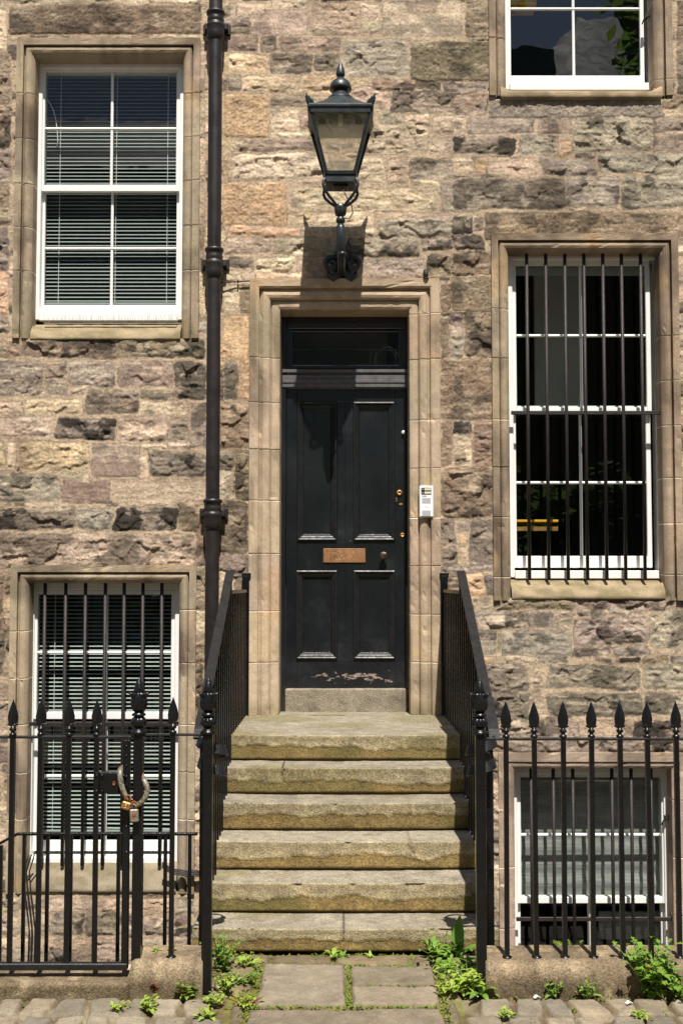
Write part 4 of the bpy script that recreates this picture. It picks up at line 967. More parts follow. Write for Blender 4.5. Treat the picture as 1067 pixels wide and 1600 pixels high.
for k in range(6):
    yf = YF0-T_*k; zt_ = LAND-R_*k; rise = R_ if k < 5 else .122
    yb = .30 if k == 0 else yf+T_+.035
    hw = .735 if k < 5 else .765
    lab = None
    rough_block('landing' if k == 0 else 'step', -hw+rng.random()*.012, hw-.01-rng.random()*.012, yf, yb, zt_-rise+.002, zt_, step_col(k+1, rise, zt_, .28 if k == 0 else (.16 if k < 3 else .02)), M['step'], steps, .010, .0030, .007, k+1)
# masonry core that carries them over the area
m = MB()
for k in range(6):
    yf = YF0-T_*k+.03; yb = .0 if k == 0 else yf+T_
    m.box(-.70+.003*k, .70-.003*k, yf, yb, -1.25+.002*k, LAND-R_*(k+1)+.012)
    m.box(-.69, .69, yf+.02, yb, LAND-R_*(k+1)+.0, LAND-R_*k-.03) if k == 0 else None
me = m.build('core', M['dressed'], steps)
a = me.data.attributes.new('col', 'FLOAT_COLOR', 'POINT'); a.data.foreach_set('color', np.tile(np.r_[s2l((140, 122, 96)), 1.], len(me.data.vertices)).astype(np.float32))

# ------------------------------------------------------------ stair railings with volute ends
def stair_railing(sg, label):
    X = -.70 if sg < 0 else .69; o = thing('stair_railing', (X, -1.9, 0), label, 'railing')
    sl_ = .53; zl_ = lambda y: 1.89+(y+1.22)*sl_
    pts = [(X, y, zl_(y)) for y in np.linspace(-1.22, -2.60, 9)]
    zc = zl_(-2.60); pts += [(X, -2.66, zc-.035), (X, -2.70, zc-.07)]
    rr = .066; cx = X-sg*rr; side = [Vector((1, 0, 0))]*len(pts); z0 = pts[-1][2]
    MB().ribbon(pts, .05, .014, side).build('handrail', M['blackworn'], o)
    hp, hs = [], []
    for i in range(46):
        t = i/45; a = t*2*math.pi*1.55; q = rr*(1-.12*t); zz_ = z0-.008-.15*t
        hp.append((cx+sg*q*math.cos(a), -2.70-q*math.sin(a), zz_)); hs.append(Vector((-sg*math.cos(a)*.3, math.sin(a)*.3, .95)))
    MB().ribbon(hp, .046, .011, hs).build('volute', M['blackworn'], o)
    b = MB(); yy = [-1.20, -2.56]; b.ribbon([(X-sg*.0, y, zl_(y)-.035) for y in yy], .012, .03, Vector((1, 0, 0)))
    b.box(X-.012, X+.012, -1.225, -.03, 1.757, 1.779, .003)
    b.build('under_rail', M['black'], o)
    p = MB(); p.box(X-.024, X+.024, -.085, -.060, .901, 1.875, .003); p.box(X-.03, X+.034, -.07, .01, 1.86, 1.895, .004); p.build('wall_post', M['black'], o)
    ys = [-.17-.112*i for i in range(22)]
    for y in ys:
        if y > -1.12: z0_ = LAND; z1 = 1.758
        else:
            k = int(math.ceil((YF0-y)/T_)); z0_ = LAND-R_*k; z1 = zl_(y)-.04
        if y < -2.33: continue
        MB().box(X-.0085, X+.0085, y-.0085, y+.0085, z0_-.012, z1).build('baluster', M['black'], o)
    MB().box(X-.018, X+.018, -2.50, -2.465, -.02, zl_(-2.5)-.02, .003).build('newel', M['black'], o)
    return o
stair_railing(-1, 'black iron stair railing left of the steps, ending in a curled volute')
stair_railing(1, 'black iron stair railing right of the steps, ending in a curled volute')

# ------------------------------------------------------------ street railings, gate, posts
YFc = -2.89
fz = lambda p: az(p, YFc)
def spear(mb, x, z, y=YFc):
    mb.lathe((x, y, z), [(.010, -.004), (.017, .002), (.017, .010), (.009, .014), (.009, .020), (.016, .026), (.017, .032), (.010, .038), (.009, .046)], 12)
    secs = [(.042, .010, .008), (.047, .024, .008), (.052, .0265, .010), (.056, .021, .011), (.066, .023, .012), (.085, .0245, .012), (.105, .021, .011), (.125, .0150, .009), (.145, .0075, .006), (.158, .0028, .003), (.164, .001, .001)]
    mb.loft([[(x-w_, y, z+h), (x, y-d_, z+h), (x+w_, y, z+h), (x, y+d_, z+h)] for h, w_, d_ in secs])
def spear_bar(x, zbot, zrail, parent, hw=.0105, top=0.0):
    m = MB(); m.box(x-hw, x+hw, YFc-hw, YFc+hw, zbot, zrail+.004); j = random.gauss(0, .0022); k = random.gauss(0, .0022)
    m.v = [(v[0]+(j if v[2] > zbot+.1 else 0), v[1]+(k if v[2] > zbot+.1 else 0), v[2]) for v in m.v]; spear(m, x+j, zrail+.006+top, YFc+k)
    if zbot > .12: m.lathe((x, YFc, zbot), [(.026, -.004), (.022, .006), (.012, .012)], 10, sy=1.1)
    return m.build('spear_bar', M['black'], parent)
def post(x, zbot, ztop, parent, hw=.022):
    p = MB().box(x-hw, x+hw, YFc-hw, YFc+hw, zbot, ztop, .003).build('post', M['black'], parent)
    f = MB(); c = (x, YFc, ztop-.002)
    f.lathe(c, [(.024, 0), (.036, .005), (.037, .014), (.026, .021), (.020, .029), (.022, .034)], 20)
    f.lathe(c, [(.020, .033), (.031, .042), (.034, .056), (.029, .072), (.019, .082)], 40, rib=.10, ribn=8)
    f.lathe(c, [(.019, .081), (.031, .086), (.032, .094), (.020, .099), (.019, .103)], 20)
    f.lathe(c, [(.020, .102), (.031, .116), (.036, .138), (.035, .158), (.028, .182), (.026, .19)], 40, rib=.09, ribn=8)
    f.lathe(c, [(.024, .188), (.0245, .200), (.021, .216), (.014, .236), (.006, .252), (.002, .261)], 14)
    for k in range(4):
        a = math.pi/4+k*math.pi/2+.0; u = Vector((math.cos(a), math.sin(a), 0)); b = Vector(c)
        f.tube([b+u*.026+Vector((0, 0, .165)), b+u*.033+Vector((0, 0, .18)), b+u*.040+Vector((0, 0, .187)), b+u*.046+Vector((0, 0, .186))], .005, 6, rs=[.009, .008, .005, .002])
    for k in range(2):
        u = Vector((1 if k else -1, 0, 0)); b = Vector(c)
        f.tube([b+u*.026+Vector((0, 0, .165)), b+u*.034+Vector((0, 0, .18)), b+u*.042+Vector((0, 0, .187)), b+u*.049+Vector((0, 0, .185))], .005, 6, rs=[.009, .008, .005, .002])
    f.build('finial', M['black'], p); return p
fx = lambda p, py=1154: ax(p, py, YFc)
# right hand run, from the stair post to beyond the picture
fr = thing('street_railing', (.585, YFc, .15), 'black spear topped iron railing on the stone plinth right of the steps', 'railing')
post(fx(749.5), -.01, fz(1148), fr)
zr = fz(1154.5); pp = [789, 834.5, 878.5, 922.5, 968, 1011.5, 1055.5]
xr = [fx(p) for p in pp]+[fx(1055.5)+.1265*i for i in range(1, 10)]
for x in xr: spear_bar(x, .14, zr, fr)
MB().box(fx(749.5)+.02, xr[-1]+.05, YFc-.012, YFc+.012, zr-.006, zr+.006, .002).build('top_rail', M['blackworn'], fr)
# short run between gate and stair
fl_ = thing('street_railing', (-.62, YFc, .15), 'short spear topped iron railing between the gate and the steps', 'railing')
post(fx(325.5), -.01, fz(1147), fl_); post(fx(217), .13, fz(1147), fl_, .0205)
spear_bar(fx(270.5), .14, fz(1148), fl_)
MB().box(fx(217)+.02, fx(325.5)-.02, YFc-.011, YFc+.011, fz(1148)-.005, fz(1148)+.006, .002).build('top_rail', M['blackworn'], fl_)
# the gate
gt = thing('iron_gate', (-1.5, YFc, .05), 'black iron gate with spear topped bars, chained shut to its post', 'gate')
gx = [fx(q) for q in (152, 108.5, 64.5, 21)]; gx += [gx[-1]-.125*i for i in range(1, 5)]
zgt, zgb = fz(1151.5), fz(1509)
for x in gx: spear_bar(x, zgb, zgt, gt)
MB().box(fx(204.5)-.0, fx(194), YFc-.014, YFc+.014, zgb-.01, fz(1156), .003).build('lock_stile', M['black'], gt)
MB().box(gx[-1]-.03, fx(207), YFc-.010, YFc+.010, zgt-.006, zgt+.006, .002).build('top_rail', M['blackworn'], gt)
MB().box(gx[-1]-.03, fx(204), YFc-.018, YFc+.018, zgb-.016, zgb+.014, .004).build('bottom_rail', M['blackworn'], gt)
lk = MB(); a, b = fx(157, 1220), fx(188, 1220); c, d = fz(1239), fz(1206); lk.box(a, b, YFc-.02, YFc+.02, c, d, .003); lk.box(a-.02, a, YFc-.024, YFc-.014, c-.004, d+.002, .001); lk.box(b, b+.02, YFc-.02, YFc-.014, c, d, .001)
lk = lk.build('lock_box', M['black'], gt)
m = MB()
for z in (c+.012, d-.012):
    for x in (a-.011, a+.014, b+.012, b+.022): q = MB(); q.lathe((0, 0, 0), [(.008, 0), (.007, .004), (.003, .007), (.0005, .008)], 10); n0 = len(m.v); m.v += [(x+v[0], YFc-.024-v[2], z+v[1]) for v in q.v]; m._f([tuple(i+n0 for i in f_) for f_ in q.f], True)
m.build('rivets', M['black'], lk)
q = MB(); xk = fx(180, 1220); zk = fz(1223); q.lathe((0, 0, 0), [(.007, 0), (.007, .002), (.004, .002), (.004, .0004), (.0005, .0004)], 12); q.v = [(xk+v[0], YFc-.0205-v[2], zk+v[1]*1.5) for v in q.v]; q.build('keyhole', M['rust'], lk)
m = MB()
for p in (1165, 1180, 1195, 1212, 1226, 1239, 1290, 1330):
    x = fx(199, p); z = fz(p); q = MB(); q.lathe((0, 0, 0), [(.006, 0), (.005, .004), (.0005, .006)], 8); n0 = len(m.v); m.v += [(x+v[0], YFc-.014-v[2], z+v[1]) for v in q.v]; m._f([tuple(i+n0 for i in f_) for f_ in q.f], True)
m.build('stile_rivets', M['black'], gt)

# chain in its sleeve, and two padlocks
Yc = YFc-.035
cpt = lambda *L: [(ax(p, q, Yc+o), Yc+o, az(q, Yc+o)) for p, q, o in L]
ch = thing('chain', (ax(205, 1240, Yc), Yc, az(1240, Yc)), 'chain in a grimy clear sleeve looped round the gate stile and post', 'chain')
def links(mb, pts, step=.021, r=.0036):
    P_ = [Vector(p) for p in pts]; L = [0]
    for a, b in zip(P_, P_[1:]): L.append(L[-1]+(b-a).length)
    n = int(L[-1]/step)
    for i in range(n):
        s = (i+.5)*step; k = max(j for j in range(len(L)-1) if L[j] <= s); t = (s-L[k])/(L[k+1]-L[k]); c = P_[k].lerp(P_[k+1], t); d = (P_[k+1]-P_[k]).normalized()
        u = d.cross(Vector((0, 1, 0))).normalized(); 
        if i % 2: u = d.cross(u).normalized()
        mb.tube([c+d*math.cos(q)*.0145+u*math.sin(q)*.0095 for q in [j*2*math.pi/10 for j in range(11)]], r, 6, False)
lp_ = cpt((191, 1199, .05), (188.5, 1203, .012), (188, 1212, .0), (189.5, 1224, -.004), (193, 1236, -.004), (198, 1246, -.005), (203, 1251, -.006))
rp_ = cpt((221, 1209, .05), (225, 1217, .02), (229.5, 1228, .004), (231, 1236, 0), (227, 1247, -.004), (220, 1255, -.006), (212, 1259, -.008), (207, 1254, -.008))
m = MB(); links(m, lp_); links(m, rp_); m.build('links', M['rust'], ch)
m = MB(); m.tube(lp_, .012, 10, rs=[.011, .0125, .012, .0135, .0125, .011, .006]); m.tube(rp_, .012, 10, rs=[.009, .011, .0125, .0115, .013, .012, .011, .006]); m.build('sleeve', M['chain'], ch)
def padlock(px, py, w_, h_, mat, label, rot, shackle):
    x, z = at(px, py, Yc-.012); y = Yc-.014; o = thing('padlock', (x, y, z), label, 'padlock')
    b = MB(); b.box(-w_/2, w_/2, -.011, .011, -h_/2, h_/2, .004); c_, s_ = math.cos(rot), math.sin(rot); T = lambda v: (x+v[0]*c_-v[2]*s_, y+v[1], z+v[0]*s_+v[2]*c_)
    b.v = [T(v) for v in b.v]; b.build('body', mat, o)
    k = MB(); k.tube([(-w_*.3, 0, h_*.4), (-w_*.3, 0, h_*.5+shackle*.6), (-w_*.2, 0, h_*.5+shackle*.9), (0, 0, h_*.5+shackle), (w_*.2, 0, h_*.5+shackle*.9), (w_*.3, 0, h_*.5+shackle*.6), (w_*.3, 0, h_*.4)], .0042, 8)
    k.v = [T(v) for v in k.v]; k.build('shackle', M['rust'], o)
    r_ = MB(); r_.lathe((0, 0, 0), [(w_*.26, 0), (w_*.26, .001), (w_*.2, .001), (w_*.2, .0003), (w_*.12, .0003), (w_*.12, .001), (.0004, .001)], 16)
    r_.v = [T((v[0], -.011-v[2], v[1])) for v in r_.v]; r_.build('badge', M['rust'] if mat is M['steel'] else mat, o)
    return o
padlock(197.5, 1258.5, .040, .034, M['brass'], 'small brass padlock hanging tilted on the rusty chain', -.3, .030)
padlock(210.5, 1274, .038, .056, M['steel'], 'taller weathered grey padlock hanging upright on the chain', .05, .034)

# inner railing along the area stair
ir = thing('area_railing', (-1.4, -2.25, -.6), 'lower iron railing guarding the area stair behind the gate', 'railing')
YA = -2.25; zr_ = az(1303, YA)
MB().box(ax(28, 1303, YA), ax(309, 1303, YA), YA-.013, YA+.013, zr_-.006, zr_+.007, .002).build('top_rail', M['black'], ir)
MB().ribbon([(ax(28, 1303, YA), YA, zr_), (ax(20, 1306, YA), YA, az(1307, YA)), (ax(0, 1320, YA), YA, az(1318, YA)), (ax(-90, 1380, YA), YA, az(1375, YA))], .026, .013, Vector((0, 1, 0))).build('sloping_rail', M['black'], ir)
for p in (3, 39, 75.5, 112, 149, 186, 222, 259, 297):
    x = ax(p, 1305, YA); zt_ = zr_ if p > 25 else az(1320, YA)
    MB().box(x-.0085, x+.0085, YA-.0085, YA+.0085, -1.245, zt_-.003).build('baluster', M['black'], ir)
# loose cables in the area
m = MB()
for k, (o, r_) in enumerate(((0, .006), (5, .005), (-4, .005))):
    m.tube([(ax(p+o, q, -.04), -.045-.004*k, az(q, -.04)) for p, q in ((50, 1335), (47, 1345), (42, 1362), (44, 1390), (48, 1420), (51, 1450), (50, 1480), (48, 1540))], r_, 6)
tag(m.build('area_cable', M['cable']), 'black cables hanging down the wall under the lower left window', 'cable')
m = MB()
for k in range(4): m.tube([(ax(p, q+k*2.2, -.05), -.055-.006*k, az(q+k*2.2, -.05)) for p, q in ((254, 1347), (262, 1353), (272, 1358), (283, 1359), (292, 1361), (300, 1360), (316, 1361))], .005, 6)
tag(m.build('cable_bundle', M['cable']), 'bundle of black cables crossing the right jamb of the lower left window', 'cable')
# ------------------------------------------------------------ plinths and kerb
def plinth_col(seed):
    def f(X, Y, Z, u, v, top):
        t = fbm(X*2.2+seed, (Y-Z)*5, seed, 4)
        C = s2l((152, 134, 109))*(1+.35*u+.45*v)[..., None]
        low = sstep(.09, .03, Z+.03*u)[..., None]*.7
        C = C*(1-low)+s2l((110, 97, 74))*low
        g = sstep(.05, .5, t)[..., None]*.5; C = C*(1-g)+s2l((92, 80, 62))*g
        p = sstep(.25, .5, fbm(X*14, (Y-Z)*14, seed+2, 3))[..., None]*.55; C = C*(1-p)+s2l((196, 176, 142))*p
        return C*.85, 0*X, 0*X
    return f
def plinth(x0, x1, seed, label):
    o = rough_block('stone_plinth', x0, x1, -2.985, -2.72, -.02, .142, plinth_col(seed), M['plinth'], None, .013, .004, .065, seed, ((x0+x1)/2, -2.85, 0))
    return tag(o, label, 'plinth')
plinth(-.962, -.648, 21, 'short round topped stone plinth under the gate post')
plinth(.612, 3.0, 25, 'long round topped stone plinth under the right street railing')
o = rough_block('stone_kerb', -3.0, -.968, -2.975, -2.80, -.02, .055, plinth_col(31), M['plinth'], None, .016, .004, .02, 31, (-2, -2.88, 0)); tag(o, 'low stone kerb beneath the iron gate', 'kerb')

# ------------------------------------------------------------ ground: setts and flagstones
def build_ground():
    st = .0085; x = np.arange(-3.0, 3.0, st); y = np.arange(-4.95, -2.33, st); X, Y = np.meshgrid(x, y); ny, nx = X.shape
    wx = fbm(X*8, Y*8, 1, 3)*.014; wy = fbm(X*8+30, Y*8, 2, 3)*.014
    n1 = fbm(X*5, Y*5, 3, 4); n2 = fbm(X*20, Y*20, 4, 4, .6); n3 = fbm(X*60, Y*60, 5, 2)
    dirt = s2l((100, 86, 64)); H = -.020+n2*.006+n3*.003; C = dirt[None, None]*(1+.3*n2+.2*n3)[..., None]
    pale = sstep(.1, .45, n1)[..., None]*.6; C = C*(1-pale)+s2l((150, 138, 116))*pale
    occ = np.zeros(X.shape, bool)
    def paint(pts, col, hgt, rad=.02, dome=.006, free=False):
        P = np.array(pts); x0, y0 = P.min(0)-.03; x1, y1 = P.max(0)+.03
        i0, i1 = np.searchsorted(y, [y0, y1]); j0, j1 = np.searchsorted(x, [x0, x1])
        if i1-i0 < 3 or j1-j0 < 3: return
        S = np.s_[i0:i1, j0:j1]; U = X[S]+wx[S]; V_ = Y[S]+wy[S]; d = np.full(U.shape, -9.)
        c = P.mean(0); 
        for a, b in zip(P, np.roll(P, -1, 0)):
            t = b-a; nrm = np.array([t[1], -t[0]])/np.hypot(*t)
            if nrm @ (c-a) > 0: nrm = -nrm
            dd = (U-a[0])*nrm[0]+(V_-a[1])*nrm[1]
            m = np.maximum(d, dd); k = rad  # rounded corner
            h = np.clip(k-np.abs(d-dd), 0, None)/k; d = m+h*h*k*.25
        ins = d < 0
        if free: ins &= ~occ[S]
        p = sstep(0, rad*.7, -d); q = sstep(0, rad*1.6, -d)
        tilt = (rng.random(2)-.5)*.04
        h = H[S]*(1-p)+p*(hgt+dome*q+n2[S]*.0035+n1[S]*.003+n3[S]*.0015+(U-c[0])*tilt[0]*.6+(V_-c[1])*tilt[1]*.6)
        cc = s2l(np.array(col)*(1+(rng.random()-.5)*.16))[None, None]*(1+.16*n2[S]+.20*n1[S]+.12*n3[S])[..., None]
        e = sstep(0, .012, -d)[..., None]; cc = cc*e+C[S]*(1-e)
        H[S] = np.where(ins, np.maximum(h, H[S]), H[S]); C[S] = np.where(ins[..., None], cc, C[S]); occ[S] |= ins
    quad = lambda a, b, c, d: [ground(*a), ground(*b), ground(*c), ground(*d)]
    FL = (130, 119, 103)
    paint(quad((398, 1572), (541, 1570), (540, 1510), (412, 1509)), FL, .004, .014, .003)
    paint(quad((549, 1571), (688, 1570), (682, 1542), (549, 1541)), (132, 120, 103), .003, .014, .003)
    paint(quad((549, 1539.5), (682, 1540), (678, 1511), (549, 1510)), (130, 119, 101), .003, .012, .003)
    cx0, cy0 = ground(388, 1577); cx1, _ = ground(690, 1577)
    paint([(cx0, cy0), (cx1, cy0), (cx1+.01, cy0-.48), (cx0-.01, cy0-.48)], (130, 118, 101), .004, .014, .003)
    paint([(cx0, cy0-.50), (cx1, cy0-.50), (cx1, cy0-1.0), (cx0, cy0-1.0)], FL, .004, .014, .003)
    for q in (((352, 1505), (420, 1505), (424, 1492), (355, 1492)), ((424, 1505), (520, 1506), (520, 1493), (428, 1493)), ((525, 1506), (640, 1506), (640, 1493), (525, 1493)), ((644, 1506), (726, 1505), (724, 1493), (645, 1493)),
              ((358, 1524), (395, 1524), (398, 1508), (356, 1508)), ((356, 1545), (392, 1545), (394, 1527), (357, 1527)), ((694, 1528), (715, 1528), (713, 1510), (690, 1510)), ((698, 1556), (722, 1556), (718, 1532), (696, 1532))):
        paint(quad(*q), (118, 104, 82), .0, .014, .006)
    # setts in staggered rows parallel to the kerb
    r0 = -2.995; row = 0
    while r0 > -4.95:
        d = random.uniform(.185, .215); xx = -3.05+random.random()*.15
        while xx < 3.05:
            w_ = random.uniform(.115, .165); g = .007; sk = random.uniform(-.02, .02)
            a, b = xx+g, xx+w_-g
            cxm = (a+b)/2
            if not (cx0-.085 < cxm < cx1+.085) and not (r0 > -3.06 and abs(cxm) < .62):
                jit = lambda: random.uniform(-.008, .008)
                tone = random.choice(((126, 117, 102), (138, 127, 110), (118, 110, 98), (134, 122, 104), (144, 131, 112)))
                paint([(a+jit()-sk, r0-d+g+jit()), (b+jit()-sk, r0-d+g+jit()), (b+jit()+sk, r0-g+jit()), (a+jit()+sk, r0-g+jit())], tone, .0, .014, .004, True)
            xx += w_
        # little edging setts either side of the path
        for ex in (cx0-.045, cx1+.045):
            paint([(ex-.03, r0-d+.01), (ex+.03, r0-d+.01), (ex+.03, r0-.01), (ex-.03, r0-.01)], (116, 104, 86), -.006, .02, .008, True)
        r0 -= d; row += 1
    # moss along the joints next to the path
    near = np.minimum(np.abs(X-cx0+.03), np.abs(X-cx1-.03)); mz = sstep(.09, .0, near+.05*n1)*(~occ)
    mz = np.maximum(mz, ((Y > -3.14) & (X > cx0-.1) & (X < cx1+.1))*(~occ)*sstep(-.2, .2, n1+.3))
    C = C*(1-.6*mz[..., None])+s2l((112, 118, 40))*.6*mz[..., None]
    V = np.stack([X, Y, H], -1).reshape(-1, 3); C = np.clip(C.reshape(-1, 3), .01, .9)
    Xc = X[:-1, :-1]; Yc_ = Y[:-1, :-1]
    path = ((Yc_ > -2.99) & (np.abs(Xc+.015) < .64)) | ((Yc_ <= -2.99) & (Xc > cx0-.02) & (Xc < cx1+.02))
    street = (~path) & (Yc_ <= -2.955)
    for nm, mk in (('flagstone_path', path), ('cobbled_street', street)):
        Fq = grid_faces(ny, nx, mk); used = np.zeros(len(V), bool); used[Fq.ravel()] = True; rm = np.cumsum(used)-1
        o = np_mesh(nm, V[used], rm[Fq], C[used], M['sett']); o['kind'] = 'structure'
build_ground()
def brick_ground():
    m, nt, b = new_mat('far_setts'); pos = geo_pos(nt)
    br = N(nt, 'ShaderNodeTexBrick'); br.inputs['Scale'].default_value = 1; br.inputs['Brick Width'].default_value = .14; br.inputs['Row Height'].default_value = .2; br.inputs['Mortar Size'].default_value = .012
    br.inputs['Color1'].default_value = (.15, .12, .085, 1); br.inputs['Color2'].default_value = (.19, .15, .11, 1); br.inputs['Mortar'].default_value = (.07, .06, .04, 1)
    nt.links.new(pos, br.inputs[0]); nt.links.new(br.outputs[0], b.inputs['Base Color']); b.inputs['Roughness'].default_value = .9
    bump(nt, b, br.outputs[1], -.6, .02); return m
m = MB(); z = -.006
for a, b, c, d in ((-60, 60, -60, -4.94), (-60, -2.99, -4.94, -2.95), (2.99, 60, -4.94, -2.95)): m.quad((a, c, z), (b, c, z), (b, d, z), (a, d, z))
tag(m.build('street', brick_ground()), kind='structure')
m = MB(); m.box(-3.05, 3.05, -2.75, .3, -1.30, -1.25); tag(m.build('area_floor', paint_mat('damp_stone_floor', (.16, .14, .11), .9)), kind='structure')
m = MB(); m.box(-3.05, -.78, -2.97, -2.74, -1.25, -.025); m.box(.78, 3.05, -2.97, -2.74, -1.25, -.025); m.box(-.775, .77, -2.97, -2.40, -1.25, -.045); tag(m.build('area_wall', paint_mat('area_wall_stone', (.24, .20, .15), .9)), 'plain stone retaining wall of the basement area', 'wall')

# ------------------------------------------------------------ plants
def leaf(m, p, az_, L, W, pitch=.6, droop=1.2, lobes=0, seg=5):
    p = Vector(p); d = Vector((math.cos(az_), math.sin(az_), 0)); s = Vector((-math.sin(az_), math.cos(az_), 0)); up = Vector((0, 0, 1))
    n0 = len(m.v); a = pitch; q = p.copy(); c = []
    for i in range(seg+1):
        t = i/seg; w_ = W*math.sin(math.pi*min(1, t*.86+.12))**.8 if i < seg else W*.04
        if i == 0: w_ = W*.12
        if lobes and i % 2 == 1: w_ *= 1.25
        elif lobes and 0 < i < seg: w_ *= .55
        nrm = (up*math.cos(a)-d*math.sin(a)); m.v += [tuple(q+s*w_/2+nrm*w_*.18), tuple(q), tuple(q-s*w_/2+nrm*w_*.18)]
        q = q+(d*math.cos(a)+up*math.sin(a))*(L/seg); a -= droop/seg
    fs = []
    for i in range(seg):
        k = n0+3*i; fs += [(k, k+3, k+4, k+1), (k+1, k+4, k+5, k+2)]
    m._f(fs, True)
def place(px, py, Z=0.0): x, y = ground(px, py, Z); return Vector((x, y, Z))
def weed(name, base, label, cat, group, build):
    o = thing(name, base, label, cat, group); build(o, Vector(base)); return o
def rosette(n, L, W, mat, lobes=0, spread=.5):
    def f(o, b):
        m = MB()
        for i in range(n):
            a = 2*math.pi*i/n+random.uniform(-.4, .4); k = random.uniform(.6, 1.1)
            leaf(m, b+Vector((random.uniform(-.006, .006), random.uniform(-.006, .006), .002)), a, L*k, W*k, random.uniform(.4, 1.2), random.uniform(.8, 1.7), lobes)
        m.build('leaves', M[mat], o)
    return f
def stalks(n, h, spread, lw, mat, smat='stem', lobes=0, flowers=0, dens=.02, ll=2.2):
    def f(o, b):
        st_ = MB(); m = MB(); fl = MB()
        for i in range(n):
            a = random.uniform(0, 2*math.pi); hh = h*random.uniform(.45, 1); r_ = spread*random.uniform(.1, 1); lean = Vector((math.cos(a), math.sin(a), 0))*r_; p0 = b+lean*.25
            pts = [p0+lean*(t**1.5)+Vector((0, 0, hh*t)) for t in (0, .25, .5, .75, 1)]; st_.tube(pts, .0022, 5, rs=[.003, .0026, .0022, .0018, .0012])
            k = max(3, int(hh/dens))
            for j in range(k):
                t = (j+.7)/k; q = p0+lean*(t**1.5)+Vector((0, 0, hh*t)); W = lw*random.uniform(.6, 1.1)*(1.15-.5*t)
                leaf(m, q, random.uniform(0, 2*math.pi), W*ll, W, random.uniform(.1, .9), random.uniform(.4, 1.4), lobes, 5 if lobes else 3)
            if flowers and i < flowers:
                q = pts[-1]; fl.lathe((q.x, q.y, q.z), [(.003, 0), (.006, .006), (.004, .008)], 8)
                for u in range(10): leaf(fl, q+Vector((0, 0, .006)), u*.628, .013, .006, .4, .4, 0, 2)
        st_.build('stems', M[smat], o); m.build('leaves', M[mat], o)
        if flowers: fl.build('flowers', M['petal'], o)
    return f
def fern(n, L, mat):
    def f(o, b):
        m = MB()
        for i in range(n):
            a = random.uniform(0, 2*math.pi) if i > 2 else (.5, 2.4, 1.4)[i]; d = Vector((math.cos(a), math.sin(a), 0)); s = Vector((-d.y, d.x, 0)); k = L*random.uniform(.75, 1.05); q = b.copy(); ang = 1.25
            for j in range(14):
                t = j/13; W = k*.34*(1-t)**.8*(min(1, t*6+.25))
                for sg in (-1, 1):
                    aa = math.atan2((s*sg+d*.5).y, (s*sg+d*.5).x); leaf(m, q, aa, W, k*.05, .25, .5, 0, 3)
                q = q+(d*math.cos(ang)+Vector((0, 0, 1))*math.sin(ang))*(k/14); ang -= .085
        m.build('fronds', M[mat], o)
    return f
G1 = 'weeds along the foot of the steps and plinths'
weed('leafy_weed', place(345, 1512), 'tall feathery green weed growing between the left post and the bottom step', 'weed', G1, stalks(17, .16, .09, .020, 'leaf', lobes=1, dens=.016, ll=1.6))
weed('leafy_weed', place(352, 1545), 'feathery light green weed sprawling beside the short left plinth', 'weed', G1, stalks(20, .085, .12, .019, 'leafyel', lobes=1, dens=.014, ll=1.6))
weed('leafy_weed', place(381, 1538), 'pale feathery weed at the left edge of the paving slabs', 'weed', G1, stalks(15, .07, .085, .018, 'leaf', lobes=1, dens=.014, ll=1.6))
weed('leafy_weed', place(383, 1572), 'reddish and yellow weed in the joint left of the lower slab', 'weed', G1, stalks(11, .05, .07, .018, 'leafyel', 'leafred', dens=.014))
weed('leafy_weed', place(388, 1512), 'small light green weed at the back left corner of the left slab', 'weed', G1, stalks(14, .055, .09, .022, 'leafyel', dens=.014))
weed('leafy_weed', place(337, 1570), 'low weed in the sett joint in front of the left post', 'weed', G1, stalks(14, .04, .08, .017, 'leafyel', dens=.012))
weed('broad_leaf_plant', place(716, 1497), 'upright broad leaved dock plant against the right end of the bottom step', 'plant', G1, lambda o, b: (lambda m: ([leaf(m, b+Vector((random.uniform(-.02, .02), random.uniform(-.02, .02), 0)), a, L, W, p, dr, 0, 7) for a, L, W, p, dr in ((1.2, .20, .062, 1.45, .25), (2.6, .14, .05, 1.2, .8), (5.2, .15, .05, 1.0, 1.1), (.1, .13, .045, .9, 1.0), (3.8, .13, .05, .9, 1.2))], m.build('leaves', M['leafdark'], o)))(MB()))
weed('leafy_weed', place(688, 1500), 'bushy bright green weed left of the dock plant', 'weed', G1, stalks(20, .12, .12, .030, 'leaf', dens=.022))
weed('leafy_weed', place(700, 1520), 'green weed in the joint right of the slabs', 'weed', G1, stalks(18, .07, .09, .028, 'leaf', dens=.02))
weed('leafy_weed', place(702, 1552), 'low yellow green weed beside the right slab edge', 'weed', G1, stalks(18, .05, .07, .024, 'leafyel', dens=.018))
weed('leafy_weed', place(730, 1548), 'clump of pointed green leaves left of the right post foot', 'weed', G1, stalks(26, .11, .12, .027, 'leafyel', dens=.02, ll=2.8))
weed('leafy_weed', place(752, 1556), 'pointed leaved weed at the foot of the right post', 'weed', G1, rosette(12, .10, .028, 'leaf'))
weed('leafy_weed', place(742, 1520), 'dark leaved weed in the shade behind the right post', 'weed', G1, stalks(14, .09, .08, .028, 'leafdark', dens=.022))
weed('ragwort', place(1014, 1556), 'bushy ragwort with one yellow flower in front of the long plinth', 'plant', G1, stalks(34, .25, .13, .040, 'leaf', lobes=1, flowers=1, dens=.026, ll=1.7))
weed('ragwort', place(1052, 1556), 'lower bright green ragwort at the right edge beside the flowering one', 'plant', G1, stalks(26, .17, .14, .036, 'leaf', lobes=1, dens=.022, ll=1.7))
weed('fern', Vector((ax(888, 1490, -2.69), -2.69, .06)), 'light green fern growing behind the long plinth', 'fern', None, fern(6, .15, 'leafyel'))
